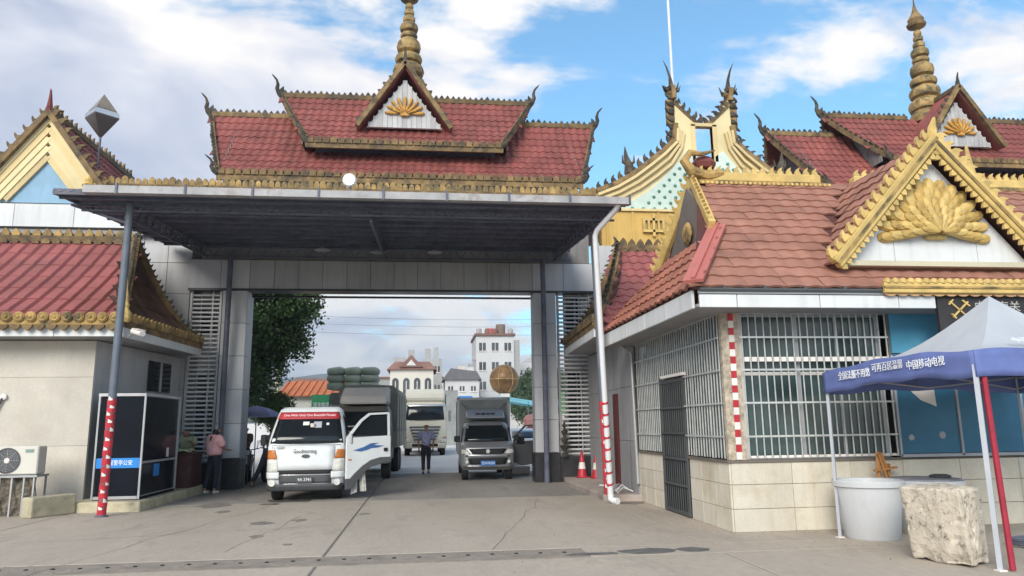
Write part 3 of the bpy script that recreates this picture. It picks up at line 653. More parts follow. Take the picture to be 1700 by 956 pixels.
for i in range(-9, 10):
    for j in range(12):
        x = i*.37+(.185 if j % 2 else 0); z = 8.45+j*.2; ax = abs(x)
        lim = 10.25 if ax < .66 else (10.02 if ax < 1 else 0)
        lim = np.interp(ax, [.4, .62, 1.0, 1.5, 2.05, 2.7, 3.2], [10.25, 10.35, 9.92, 9.4, 8.92, 8.55, 8.3])-.08
        if ax < .45 or z > lim: continue
        sp_.add(stud, Matrix.Translation((TX+x, TY-.045, z)) @ Matrix.Scale(1.0, 4))
sp_.finish()
fcurve = lambda u, v: V((TX+(1-2*u)*3.6, TY+.6+v*5, 8.3+1.3*(1-abs(2*u-1))))
MB().grid(fcurve, 6, 2).build('rear_roof', m_tile_old, T, solid=.1)
box('facade_band', m_ochre, TX-3.65, TX+3.75, TY-.12, TY+.3, 6.98, 8.32, T)
for k in range(9): box('band_batten', m_ochre, TX-3.5+k*.85, TX-3.42+k*.85, TY-.16, TY-.12, 7.0, 8.3, T)
box('band_cap', m_cream, TX-3.7, TX+3.8, TY-.2, TY+.3, 8.32, 8.40, T)
box('lower_wall', m_wall, TX-3.6, TX+3.7, TY+.02, TY+4, 0, 6.97, T)
E0 = thing('gilded_emblem', 'gilded angular character emblem with a crosswise bar on the ochre tower band', 'emblem', (7.27, TY-.15, 7.82))
for (x0, x1, z0, z1) in ((-.36, .36, .18, .26), (-.36, .36, -.20, -.12), (-.36, -.28, -.12, .18), (.28, .36, -.12, .18), (-.04, .04, -.34, .42), (-.2, -.13, -.12, .18), (.13, .2, -.12, .18)):
    box('emblem_bar', m_gold, 7.27+x0, 7.27+x1, TY-.235, TY-.125, 7.82+z0, 7.82+z1, E0)
fp = MB().tube([(10.25, 28, 0), (10.25, 28, 24)], [.07, .05], 8).build('flagpole', m_pvc, None); tag(fp, 'tall thin white flagpole standing behind the left horn of the cream tower', 'flagpole')
# ------------------------------------------------------------------ left wing gable
LG = thing('wing_gable_roof', 'red gable roof with stepped cream bargeboards and blue pediment on the left wing', 'gable roof', (-10.6, 21.2, 7.84))
gc = -10.58
MB().prism([(-1.2, 7.86), (1.2, 7.86), (0, 9.6)], 0, .15, lambda p, t: V((gc+p[0], 21.22+t, p[1]))).build('pediment', pm('sky_blue_pediment', (0.26, 0.45, 0.62), .6, var=.15, streak=.2, dirtcol=(.15, .2, .25)), LG)
for s in (-1, 1):
    for k, (o, m) in enumerate(((0, m_creampale), (.20, m_cream), (.40, m_creampale), (.60, m_creampale), (.80, m_cream))):
        MB().bar((gc+s*(1.72-o*.9), 21.1+.03*k+.004*s, 7.92), (gc, 21.1+.03*k+.004*s, 10.28-o*1.35), .14, .16, upv=(0, 0, 1)).build('bargeboard', m, LG)
    MB().bar((gc+s*1.86, 21.0+.004*s, 7.9), (gc, 21.0+.004*s, 10.45), .22, .15).build('verge_ridge', m_goldold, LG)
vs_ = Pieces(LG, 'verge_crest', 80); fl5 = flame('verge_crest', m_goldold, .2, .26, .07, 2)
for s in (-1, 1): crest(vs_, fl5, [(gc+s*1.86, 21.0, 7.98), (gc, 21.0, 10.52)], .3, upv=(s*.6, 0, 1), flip=-s, smin=.8, smax=1.2)
tm_l = tile_mesh('roof_tile', m_tile_old, .27, .40, .045, .03, 'wave', 5)
lt = Pieces(LG, 'roof_tile', 200)
slope(LG, lt, tm_l, .27, .40, (gc+1.82, 27, 7.95), (gc+1.82, 21.05, 7.95), (gc, 21.05, 10.45), (gc, 27, 10.45), .08)
slope(LG, lt, tm_l, .27, .40, (gc-1.82, 21.05, 7.95), (gc-1.82, 27, 7.95), (gc, 27, 10.45), (gc, 21.05, 10.45), .08)
lt.finish('small_roof_tiles')
crest(vs_, fl5, [(gc, 21.2, 10.55), (gc, 27, 10.55)], .3, smin=.8, smax=1.2); vs_.finish()
MB().bar((gc, 20.95, 10.5), (gc, 27, 10.5), .2, .16).build('ridge_cap', m_goldold, LG)
horn(LG, (gc, 21.0, 10.55), (0, -1, 0), .6, pm('dark_red_finial', (.16, .035, .03), .7), r=.08, lean=.1)
st_ = MB().lathe([(.02, 0), (.05, .03), (.22, .15), (.12, .2), (.16, .3), (.05, .42)], (-9.35, 21.08, 8.2), 8).build('gilt_flame_boss', m_gold, LG)
# octahedral sign on a pole
OC = thing('octahedral_lantern', 'octahedral glass-and-metal lantern on a thin pole beside the left wing gable', 'lantern', (-9.6, 22.6, 8.3))
MB().tube([(-9.86, 22.6, 8.3), (-9.86, 22.6, 10.4)], .035, 6).build('pole', m_steel, OC)
MB().lathe([(.02, 0), (.50, .62), (.50, .66)], (-9.86, 22.6, 10.35), 4, ).build('lower_cone', pm('dark_lantern_glass', (.10, .085, .08), .3, var=.2), OC, fixn=True)
MB().lathe([(.50, .66), (.50, .78), (.40, .86)], (-9.86, 22.6, 10.35), 4).build('middle_band', m_chrome, OC)
MB().lathe([(.42, .86), (.01, 1.42)], (-9.86, 22.6, 10.35), 4).build('upper_cone', pm('brassy_lantern_facet', (.30, .26, .20), .3, metal=.4, var=.3), OC)
tk = MB().lathe([(.22, 0), (.22, .35), (.1, .45)], (-8.55, 23.5, 8.75), 10).build('water_tank', m_slate, None); tag(tk, 'small grey rooftop tank behind the gilded cornice', 'tank')

# ------------------------------------------------------------------ hip-roofed side houses (left guard house, right annexe)
tm_left = tile_mesh('roof_tile', m_tile_left, .33, .66, .075, .014, 'edge', 7)
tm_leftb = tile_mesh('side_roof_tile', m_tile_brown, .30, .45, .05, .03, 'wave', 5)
tm_annex = tile_mesh('roof_tile', m_tile_left, .30, .42, .05, .03, 'wave', 5)
def side_house(B, s, xf, xfar, front_y, wallmat, annex=False):
    """s = +1: side faces +x (left house); s=-1 mirrored"""
    ze = 3.84; xe0, xe1, xr = s*-6.38, s*-6.02, s*-7.6
    if s < 0: xe0, xe1, xr = 3.86, 4.02, 5.45
    ts = Pieces(B, 'roof_tile', 280, V((0, 8, 2)))
    F1, F2, Rg, Rf = V((xfar, 16.3, ze)), V((xe0, 16.3, ze)), V((xr, 20.0, 6.45)), V((xfar, 20.0, 6.45))
    if s > 0: slope(B, ts, tm_left, .33, .66, F1, F2, Rg, Rf, .12)
    else: slope(B, ts, tm_annex, .30, .42, F2, F1, Rf, Rg, .12)
    bs = Pieces(B, 'side_roof_tile', 150, V((0, 8, 2)))
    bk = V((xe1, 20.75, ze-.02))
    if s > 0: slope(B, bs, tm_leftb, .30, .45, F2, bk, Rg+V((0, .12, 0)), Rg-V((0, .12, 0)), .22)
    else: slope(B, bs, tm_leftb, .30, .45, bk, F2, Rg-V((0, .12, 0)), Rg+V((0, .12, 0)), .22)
    ts.finish(); bs.finish()
    # hips
    def curve(a, b, sag, n=7): return [V(a).lerp(V(b), i/n) - V((0, 0, sag*4*(i/n)*(1-i/n))) for i in range(n+1)]
    cs = Pieces(B, 'hip_crest', 160); fl = flame('hip_crest', m_crestdark, .13, .15, .06, 2)
    for e_, nm, sg in ((F2, 'hip_ridge', .25), (bk, 'hip_ridge', .42)):
        pts = curve(e_+V((0, 0, .05)), Rg+V((0, 0, .1)), sg); b = MB()
        for p, q in zip(pts, pts[1:]): b.bar(p, q, .2, .17)
        b.build(nm, m_goldold, B)
        crest(cs, fl, [p+V((0, 0, .08)) for p in pts], .15, flip=s, smin=.85, smax=1.25)
    cs.finish()
    # ridge
    rc = MB().bar((xfar, 20, 6.52), (xr, 20, 6.52), .22, .16).build('ridge_cap', m_goldold, B)
    gs = Pieces(B, 'ridge_rosette', 150); ro = flame('ridge_rosette', m_goldmid if s > 0 else m_goldold, .19, .18, .1, 1)
    crest(gs, ro, [(min(xfar, xr), 19.95, 6.6), (max(xfar, xr), 19.95, 6.6)], .25, smin=.9, smax=1.1)
    r2 = flame('ridge_rosette', m_goldold, .19, .13, .1, 3)
    crest(gs, r2, [(min(xfar, xr), 19.9, 6.38), (max(xfar, xr), 19.9, 6.38)], .25, smin=.9, smax=1.1); gs.finish()
    horn(B, Rg+V((0, 0, .1)), (s, 0, 0), .3, m_crestdark, r=.08)
    # eave fascia and gilded eave trim
    y0 = 16.3
    a, b_ = (xfar, xe0) if s > 0 else (xe0, xfar)
    es = Pieces(B, 'eave_rosette', 120); er = MB().lathe([(.10, 0), (.115, .03), (.08, .06), (.05, .05), (.02, .08)], n=9, Mt=Matrix.Rotation(R(90), 4, 'X')).mesh('eave_rosette', m_goldmid)
    if s > 0:
        MB().box(a, b_, y0-.05, y0+.03, ze-.07, ze+.12).build('eave_trim', m_goldmid, B)
        k = a+.1
        while k < b_-.05: es.add(er, Matrix.Translation((k, y0-.05, ze+.1))); k += .235
        k = a+.05
        lf = flame('eave_rosette', m_goldold, .2, .13, .05, 1)
        while k < b_: es.add(lf, Matrix.Translation((k, y0-.07, ze-.06)) @ Matrix.Diagonal((1, 1, -1, 1))); k += .235
    side_top = [V((xe0+s*.03, y0, ze+.03)), V((xe1+s*.03, 20.75, ze+.0))]
    MB().bar(side_top[0], side_top[1], .05, .24).build('eave_trim', m_goldold, B)
    dv = (side_top[1]-side_top[0]); n = int(dv.length/.2); d = dv.normalized()
    lfm = flame('eave_leaf', m_goldmid if s > 0 else m_goldold, .18, .2, .05, 3)
    for i in range(n): es.add(lfm, frame(d, V((0, 0, 1)).cross(d), V((0, 0, 1)), side_top[0]+dv*(i+.5)/n+V((s*.04, 0, .02))))
    es.finish()
    # fascia panels
    zf0, zf1 = 3.54, 3.78
    if s > 0: panels(B, m_white, (xfar, y0+.08, zf0), (1, 0, 0), (0, 0, 1), (0, -1, 0), brk(0, xe0-xfar, 1.25), [0, zf1-zf0], th=.05, name='fascia_panel')
    dside = V((xe1-xe0, 4.4, 0)); n_ = dside.cross(V((0, 0, 1))).normalized()*s
    if n_.x*s < 0: n_ = -n_
    panels(B, m_white, V((xe0, y0+.1, zf0)), dside, (0, 0, 1), n_, brk(0, 4.35, 1.1), [0, zf1-zf0], th=.04, name='fascia_panel')
    MB().prism([(xfar, y0+.09), (xe0, y0+.09), (xe1, 20.7), (xfar, 21.4)], zf0+.01, zf1+.02, lambda p, t: V((p[0], p[1], t))).build('soffit', m_soffit, B)
    return B
LH = thing('guard_house', 'beige stone guard house with bright red tiled hip roof and gilded eaves at left', 'guard house', (-8.5, 19, 0))
side_house(LH, 1, None, -15.5, 16.3, m_stone)
for e_ in ():
    pass
# gilded corner finial of the guard house
cf = MB().lathe([(.10, 0), (.14, .08), (.13, .2), (.07, .3), (.09, .36), (.05, .46), (.06, .55), (.02, .75), (.005, .95)], (-6.32, 16.35, 3.85), 10).build('corner_finial', m_gold, LH)
# walls: front (tall stone slabs) and side
MB().prism([(-15.5, 17.03), (-7.12, 17.03), (-6.68, 21.3), (-15.5, 21.3)], 0, 3.54, lambda p, t: V((p[0], p[1], t))).build('wall_core', pm('pale_mortar', (.36, .34, .30), .9), LH)
panels(LH, m_stone, (-15.5, 17.03, 0), (1, 0, 0), (0, 0, 1), (0, -1, 0), [0, 2.2, 4.88, 6.1, 8.4], [0, 1.29, 2.74, 3.53], gap=.004, th=.03, name='stone_panel', jitter=.0005, skip=lambda x, z: 4.88 < x < 6.1 and 0 < z < 2.7)
dS = V((.44, 4.27, 0)); nS = V((dS.y, -dS.x, 0)).normalized()
panels(LH, m_wall, (-7.115, 17.03, 0), dS, (0, 0, 1), nS, brk(0, 4.25, 1.4), [0, 1.29, 3.53], gap=.005, th=.02, name='stone_panel')
w_ = box('window', m_dark, -10.6, -9.42, 16.99, 17.02, .9, 2.72, LH); box('window_frame', pm('brown_window_frame', (.12, .08, .06), .6), -9.46, -9.38, 16.95, 17.0, .86, 2.76, w_); box('window_frame', pm('brown_window_frame', (0, 0, 0)), -10.6, -9.47, 16.95, 17.0, 2.68, 2.76, w_)
# side window high on the flank
ux = lambda y: -7.09+(y-17.03)*.103
wn = MB().prism([(ux(19.4)+.02, 19.4), (ux(20.6)+.02, 20.6), (ux(20.6)+.05, 20.6), (ux(19.4)+.05, 19.4)], 2.55, 3.3, lambda p, t: V((p[0], p[1], t))).build('side_window', m_glassdark, LH)
MB().bar((ux(20.0)+.06, 20.0, 2.55), (ux(20.0)+.06, 20.0, 3.3), .05, .05, upv=(0, 1, 0)).build('window_bar', m_alu, wn)
# street number style hook and pipe on the wall
pp = thing('wall_socket_pipe', 'thin grey hose rising from the air conditioner to a round wall outlet', 'hose', (-9.2, 16.9, 1.3))
MB().tube([(-9.2, 16.94, 1.2), (-9.18, 16.9, 1.45), (-9.05, 16.92, 1.75), (-9.0, 16.93, 2.0), (-8.86, 16.95, 2.3)], .028, 6).build('hose', m_plastic, pp, smooth=True)
MB().lathe([(.07, 0), (.065, .03), (.03, .04)], n=10, Mt=Matrix.Translation((-8.85, 16.97, 2.33)) @ Matrix.Rotation(R(90), 4, 'X')).build('outlet_ring', m_whitep, pp)
# security camera under the eave
SC = thing('security_camera', 'white tube security camera under the guard house roof corner', 'security camera', (-5.95, 16.4, 3.6))
MB().tube([(-6.25, 16.45, 3.55), (-6.1, 16.3, 3.62)], .02, 6).build('bracket', m_alu, SC)
MB().tube([(-6.12, 16.35, 3.66), (-5.8, 16.0, 3.56)], .06, 10).build('camera_body', m_whitep, SC)
MB().box(-.16, .2, -.07, .07, .055, .07, Matrix.Translation((-5.96, 16.18, 3.61)) @ Matrix.Rotation(R(-47), 4, 'Z') @ Matrix.Rotation(R(12), 4, 'Y')).build('sun_shield', m_whitep, SC)
# platform and glass booth
pf = MB().prism([(-7.0, 16.1), (-5.62, 16.05), (-5.58, 20.5), (-6.72, 20.5), (-7.05, 17.0)], -0.1, .2, lambda p, t: V((p[0], p[1], t))).build('booth_platform', m_concold, None, bevel=.02); tag(pf, 'low worn concrete plinth under the dark glass booth at left', 'plinth')
m_glassbooth = pm('tinted_booth_glass', (.008, .01, .016), .12, var=.3, spec=.15, bump=0, rand=0)
GB = thing('glass_booth', 'dark tinted glass booth in aluminium frame with a bright blue lettered stripe', 'booth', (-6.3, 17.4, .2))
bx0, bx1, by0, by1 = -6.68, -5.78, 16.4, 18.62
box('glass_pane', m_glassbooth, bx0+.03, bx1-.03, by0+.02, by0+.03, .27, 2.29, GB); box('glass_pane', m_glassbooth, bx1-.03, bx1-.02, by0+.03, by1-.03, .95, 2.29, GB)
box('glass_pane', m_glassbooth, bx1-.03, bx1-.02, by0+.03, by1-.03, .27, .93, GB)
box('glass_pane', m_glassbooth, bx0+.03, bx1-.03, by1-.03, by1-.02, .27, 2.29, GB); box('booth_floor', m_dark, bx0, bx1, by0, by1, .21, .26, GB)
box('booth_roof', m_alu, bx0-.03, bx1+.01, by0-.01, by1+.02, 2.30, 2.36, GB)
for (x, y) in ((bx0, by0), (bx1, by0), (bx1, by1), (bx0, by1)): box('frame_post', m_alu, x-.02, x+.015, y-.015, y+.02, .22, 2.30, GB)
box('frame_rail', m_alu, bx1-.035, bx1+.0, by0+.03, by1-.02, .92, .965, GB); box('frame_rail', m_alu, bx0+.02, bx1-.03, by0-.01, by0+.02, .22, .28, GB); box('frame_rail', m_alu, bx1-.035, bx1, by0+.03, by1-.02, .22, .28, GB)
bs_ = box('blue_stripe', m_bluesign, bx0+.02, bx1-.03, by0+.005, by0+.018, .84, 1.04, GB)
text("报警亭公安", .115, m_letter, bs_, facing(-6.18, by0+.004, .94), .46)
pn = box('paper_notice', m_bluesign, bx1-.018, bx1-.012, 17.2, 17.55, .62, .88, GB)
box('paper_notice', m_whitep, bx1-.018, bx1-.012, 17.95, 18.1, 1.0, 1.2, GB)
# counter behind the booth with folded cloth, and the seated attendant
CT = thing('inspection_counter', 'dark red-brown wooden counter on the plinth between booth and gate pillar', 'counter', (-6.05, 19.9, .2))
box('cabinet', pm('red_brown_wood', (.075, .03, .028), .5, var=.3, scale=5), -6.5, -5.66, 19.35, 20.3, .2, 1.0, CT, bevel=.015)
box('counter_top', pm('red_brown_wood', (0, 0, 0)), -6.54, -5.62, 19.3, 20.34, 1.0, 1.04, CT, bevel=.01)
cl = MB().grid(lambda u, v: V((-6.5+.75*u, 19.35+.6*v, 1.045+.09*math.exp(-((u-.3)**2+(v-.5)**2)*9)+.03*math.sin(u*9+v*7)+.03)), 10, 8).build('folded_cloth', pm('pale_green_cloth', (.46, .50, .32), .9, var=.2, scale=8), None, solid=.04, smooth=True); tag(cl, 'rumpled pale green cloth lying on the red-brown counter', 'cloth')
# AC unit on a steel rack, block
AC = thing('air_conditioner_unit', 'cream outdoor air conditioner unit with round fan grille by the left wall', 'air conditioner', (-7.9, 15.9, .76))
cab_ = box('casing', pm('cream_appliance_metal', (.62, .60, .54), .5, var=.06), -8.32, -7.48, 15.78, 16.12, .78, 1.32, AC, bevel=.02)
MB().lathe([(.24, 0), (.245, .012), (.225, .014), (.22, .004)], n=24, Mt=Matrix.Translation((-8.04, 15.78, 1.05)) @ Matrix.Rotation(R(90), 4, 'X')).build('fan_ring', m_plastic, AC)
MB().lathe([(.215, 0), (.215, .004)], n=24, Mt=Matrix.Translation((-8.04, 15.782, 1.05)) @ Matrix.Rotation(R(90), 4, 'X')).build('fan_recess', m_dark, AC)
gr_ = MB()
for k in range(1, 8):
    gr_.tube([V((-8.04+.029*k*math.cos(a), 15.772, 1.05+.029*k*math.sin(a))) for a in [i*PI/12 for i in range(25)]], .004, 4)
for k in range(8): gr_.bar((-8.04, 15.768, 1.05), (-8.04+.22*math.cos(k*PI/4), 15.768, 1.05+.22*math.sin(k*PI/4)), .006, .006, upv=(0, 1, 0))
gr_.build('fan_grille', m_alu, AC)
MB().lathe([(.055, 0), (.05, .01)], n=14, Mt=Matrix.Translation((-8.04, 15.768, 1.05)) @ Matrix.Rotation(R(90), 4, 'X')).build('fan_hub', m_whitep, AC)
box('badge', pm('green_grey_badge', (.22, .33, .30), .5), -7.72, -7.57, 15.772, 15.779, 1.2, 1.26, AC)
RK = thing('steel_rack', 'rusty pale steel rack with vertical bars carrying the air conditioner', 'rack', (-7.95, 15.95, 0))
for x in (-8.6, -8.35, -8.12, -7.9, -7.68, -7.5): box('rack_bar', m_alu, x-.015, x+.015, 15.74, 15.77, 0, .74, RK)
box('rack_shelf', m_alu, -8.7, -7.44, 15.72, 16.2, .73, .77, RK)
for x in (-7.48,): box('rack_bar', m_alu, x-.015, x+.015, 16.15, 16.18, 0, .73, RK)
MB().grid(lambda u, v: V((-8.65+1.15*u, 15.86+.05*math.sin(u*17+v*8), .72*v)), 14, 8).build('old_sacking', pm('mottled_sacking', (.20, .17, .13), .95, var=.6, scale=9, dirt=.7, dscale=6), RK, solid=.02)
cb_ = MB().prism([(-7.52, 15.42), (-7.28, 15.30), (-6.82, 16.05), (-7.05, 16.2)], 0, .38, lambda p, t: V((p[0], p[1], t))).build('concrete_kerb_block', m_concold, None, bevel=.03, seg=2); tag(cb_, 'mossy cream concrete kerb block lying beside the air conditioner rack', 'concrete block')

# ------------------------------------------------------------------ right annexe between gate and kiosk
AN = thing('annexe_building', 'grey-walled annexe with dark-edged red hip roof between gate and kiosk', 'annexe', (5.5, 19, 0))
side_house(AN, -1, None, 11.5, 16.3, m_wall)
MB().prism([(4.55, 15.75), (11.5, 15.75), (11.5, 21.3), (4.75, 21.3)], 0, 3.54, lambda p, t: V((p[0], p[1], t))).build('wall_core', m_joint, AN)
dS = V((.2, 5.55, 0)); nS = V((-dS.y, dS.x, 0)).normalized()
panels(AN, pm('grey_annexe_panel', (.37, .37, .38), .55, var=.1, streak=.3, rand=.06), (4.55, 15.75, .02), dS, (0, 0, 1), nS, brk(0, 5.5, .8), [0, 1.2, 2.4, 3.5], gap=.008, th=.02)  # one even mid grey for the annexe wall panels
dr = MB().box(-.05, .0, 17.4, 17.72, .12, 2.3, Matrix.Translation((4.58, 0, 0))).build('hydrant_pipe_case', pm('dark_red_steel', (.10, .02, .02), .5), AN)
gp = MB().tube([(4.50, 15.68, .35), (4.46, 15.68, 3.1), (4.2, 15.75, 3.3), (3.95, 16.0, 3.4)], .04, 8).build('drain_pipe', m_alu, AN)
cc = MB()
for k in range(5): cc.tube([V((4.5-.12*k+.1*math.sin(k), 16.1+.2*k, .16+.02*k)), V((4.3, 16.2+.1*k, .24+.05*(k % 2))), V((4.1+.04*k, 15.9+.3*k, .15))], .014, 5)
cc_ = cc.build('scrap_cable', m_pvc, None, smooth=True); tag(cc_, 'tangle of pale scrap cable on the right plinth by the kiosk wall', 'cable')
rp_ = MB().prism([(3.78, 15.85), (4.66, 15.6), (4.72, 22.0), (4.05, 22.0), (3.78, 20.0)], -.1, .13, lambda p, t: V((p[0], p[1], t))).build('right_platform', m_concold if False else pm('brown_grey_plinth', (.36, .31, .28), .8, var=.2, dirt=.4), None, bevel=.02); tag(rp_, 'low brown-grey kerb plinth in front of the annexe wall', 'plinth')
# ------------------------------------------------------------------ kiosk with the peacock gable
K = thing('kiosk', 'cream-based kiosk with barred windows, salmon tile roof and golden peacock gable at right', 'kiosk', (7, 13, 0))
KY = 10.9
box('wall_core', m_joint, 4.56, 15.5, KY+.03, 15.7, 0, 1.02, K)
panels(K, m_cstone, (4.56, KY+.03, 0), (1, 0, 0), (0, 0, 1), (0, -1, 0), [0, .95, 1.9, 2.75, 3.7, 4.7, 5.7, 6.7, 7.7], [0, .33, .68, 1.0], gap=.006, th=.035, name='base_panel')
panels(K, m_cstone, (4.56, KY+.0, 0), (0, 1, 0), (0, 0, 1), (-1, 0, 0), [0, .55, 1.15, 1.68], [0, .33, .68, 1.0], gap=.006, th=.03, name='base_panel')
panels(K, m_cstone, (4.56, 14.0, 0), (0, 1, 0), (0, 0, 1), (-1, 0, 0), [0, .6, 1.2, 1.7], [0, .33, .68, 1.0], gap=.006, th=.03, name='base_panel')
box('sill', m_joint, 4.5, 7.3, KY-.03, KY+.1, 1.0, 1.035, K); box('sill', m_joint, 4.5, 4.6, KY+.12, 12.58, 1.0, 1.035, K); box('sill', m_joint, 4.5, 4.6, 14.0, 15.6, 1.0, 1.035, K)
# room behind the glass
box('back_room_wall', pm('dark_grey_room_wall', (.16, .17, .15), .9, var=.3), 4.9, 15.4, 12.9, 13.0, 1.04, 3.3, K)  # even dark grey for the wall behind the glass
box('ceiling_slab', m_soffit, 4.56, 15.5, KY+.05, 15.7, 3.28, 3.34, K)
W1 = box('window', m_whitep, 4.84, 4.90, KY+.06, KY+.1, 1.04, 3.26, K)
for x in (5.78, 6.45, 7.14): box('window_frame', m_alu, x-.03, x+.03, KY+.06, KY+.1, 1.04, 3.26, W1)
for z in (1.06, 2.33, 3.24): box('window_frame', m_whitep if z == 2.33 else m_alu, 4.9, 7.11, KY+.062, KY+.098, z-.025, z+.025, W1)
for (a, b) in ((4.9, 5.75), (5.81, 6.42), (6.48, 7.11)): box('glass_pane', m_glasskiosk, a, b, KY+.075, KY+.085, 1.085, 2.305, W1); box('glass_pane', m_glasskiosk, a, b, KY+.075, KY+.085, 2.355, 3.215, W1)
cu = MB().grid(lambda u, v: V((6.55+.35*u, KY+.3+.03*math.sin(u*22), 1.6+1.65*v)), 16, 2).build('grey_curtain', pm('grey_curtain_cloth', (.42, .42, .40), .9, var=.3, scale=5), K)
# side windows (along the flank)
W2 = box('side_window', m_alu, 4.60, 4.64, 10.98, 11.04, 1.04, 3.26, K)
for y in (11.7, 12.5, 14.05, 14.8, 15.5): box('window_frame', m_alu, 4.60, 4.64, y-.03, y+.03, 1.04, 3.26, W2)
for (a, b) in ((11.04, 11.67), (11.73, 12.47), (14.08, 14.77), (14.83, 15.47)): box('glass_pane', m_glasskiosk, 4.615, 4.625, a, b, 1.06, 3.24, W2)
box('transom_pane', m_glasskiosk, 4.615, 4.625, 12.53, 14.02, 2.45, 3.24, W2)
# security grilles
GR = box('window_grille', m_bar, 4.80, 7.25, KY-.05, KY-.03, 3.25, 3.28, K)
vb = MB().tube([(0, 0, 0), (0, 0, 1)], .0115, 6).mesh('grille_bar', m_bar)
for k in range(21): link('grille_bar', vb, GR, Matrix.Translation((4.85+k*.119, KY-.04, 1.06)) @ Matrix.Diagonal((1, 1, 2.2, 1)))
for z in (2.87, 2.37, 1.87, 1.37): box('grille_rail', m_bar, 4.80, 7.25, KY-.062, KY-.052, z, z+.028, GR)
for k in range(20):
    box('white_clip', m_whitep, 4.865+k*.119, 4.945+k*.119, KY-.055, KY-.03, 2.51, 2.58, GR)
    box('white_clip', m_whitep, 4.865+k*.119, 4.945+k*.119, KY-.055, KY-.03, 1.065, 1.10, GR)
G2 = box('side_grille', m_bar, 4.50, 4.52, 10.92, 15.55, 3.25, 3.28, K)
for k in range(39):
    y = 10.98+k*.118
    if 12.6 < y < 13.98: link('grille_bar', vb, G2, Matrix.Translation((4.51, y, 2.46)) @ Matrix.Diagonal((1, 1, .8, 1)))
    else: link('grille_bar', vb, G2, Matrix.Translation((4.51, y, 1.06)) @ Matrix.Diagonal((1, 1, 2.2, 1)))
for z in (2.87, 2.37, 1.87, 1.37):
    for a, b in ((10.92, 12.6), (13.98, 15.55)) if z < 2.4 else ((10.92, 15.55),): box('grille_rail', m_bar, 4.485, 4.498, a, b, z, z+.028, G2)
D_ = box('barred_door', m_plastic, 4.50, 4.53, 12.62, 13.96, .02, .08, K); box('door_frame', m_plastic, 4.50, 4.53, 12.62, 13.96, 2.33, 2.40, D_)
for y in (12.62, 13.92): box('door_frame', m_plastic, 4.5, 4.53, y, y+.04, .08, 2.33, D_)
db_ = MB().tube([(0, 0, 0), (0, 0, 2.25)], .012, 5).mesh('door_bar', m_plastic)
for k in range(11): link('door_bar', db_, D_, Matrix.Translation((4.515, 12.74+k*.112, .08)))
for z in (.5, .95, 1.4, 1.85): box('door_rail', m_plastic, 4.49, 4.51, 12.66, 13.92, z, z+.04, D_)
box('door_backing', pm('dark_door_mesh', (.03, .032, .035), .8), 4.56, 4.58, 12.6, 13.98, .02, 2.4, D_)
box('door_hood', m_whitep, 4.44, 4.52, 12.5, 13.7, 2.42, 2.47, K)
# chequered corner post
CP = box('corner_post', pm('speckled_post_paint', (.42, .36, .28), .7, var=.4, scale=12, dirt=.7, dscale=8), 4.52, 4.80, KY-.04, KY+.05, 1.04, 3.26, K)
ckr = MB().box(0, .085, -.012, 0, 0, .108).mesh('red_check', m_red); ckw = MB().box(0, .085, -.012, 0, 0, .108).mesh('white_check', m_whitep)
for k in range(20):
    link('red_check' if k % 2 else 'white_check', ckr if k % 2 else ckw, CP, Matrix.Translation((4.64, KY-.041, 1.05+k*.11)))
# blue poster wall
box('blue_wall', m_joint, 7.30, 15.5, KY+.02, KY+.1, 1.02, 3.28, K)
for (a, b, c) in ((7.33, 8.3, 0), (8.36, 9.4, 1), (9.46, 10.6, 0), (10.66, 12, 1)):
    box('blue_panel', m_blue, a, b, KY-.01, KY+.02, 1.09, 2.62, K); box('blue_panel', pm('lighter_blue_panel', (.09, .33, .50), .45, var=.2), a, b, KY-.01, KY+.02, 2.64, 3.26, K)
    box('blue_wall_frame', m_tentw, a-.045, a-.01, KY-.03, KY+.02, 1.05, 2.6, K)
box('blue_wall_frame', m_tentw, 7.3, 12, KY-.03, KY+.0, 1.035, 1.08, K)
MB().prism([(7.4, 2.42), (7.95, 2.20), (7.97, 1.80), (7.72, 1.90), (7.5, 2.10), (7.4, 2.18)], KY-.022, KY-.012).build('torn_poster', m_whitep, K)
for (x, z, s_) in ((7.5, 1.33, .05), (8.02, 1.36, .06)): MB().lathe([(s_, 0), (s_*.8, .006)], n=7, Mt=Matrix.Translation((x, KY-.012, z)) @ Matrix.Rotation(R(90), 4, 'X')).build('poster_mark', m_tentw, K)
# eaves: fascia panels, soffit
ZF0, ZF1 = 3.24, 3.52
panels(K, m_white, (3.9, 10.24, ZF0), (1, 0, 0), (0, 0, 1), (0, -1, 0), [.05, .62, 1.9, 3.15, 3.75], [0, ZF1-ZF0-.08], th=.05, name='fascia_panel')
panels(K, m_white, (9.25, 10.24, ZF0), (1, 0, 0), (0, 0, 1), (0, -1, 0), [0, 1.3, 2.6], [0, ZF1-ZF0-.08], th=.05, name='fascia_panel')
panels(K, m_white, (3.93, 10.3, ZF0), (0, 1, 0), (0, 0, 1), (-1, 0, 0), [.02, 1.2, 2.4, 3.6, 4.8, 5.6], [0, ZF1-ZF0], th=.045, name='fascia_panel')
box('fascia_lip', m_alu, 3.95, 7.65, 10.17, 10.24, ZF1-.075, ZF1-.02, K)
box('soffit', m_soffit, 3.93, 15.5, 10.24, 16.0, ZF0+.02, ZF0+.06, K)
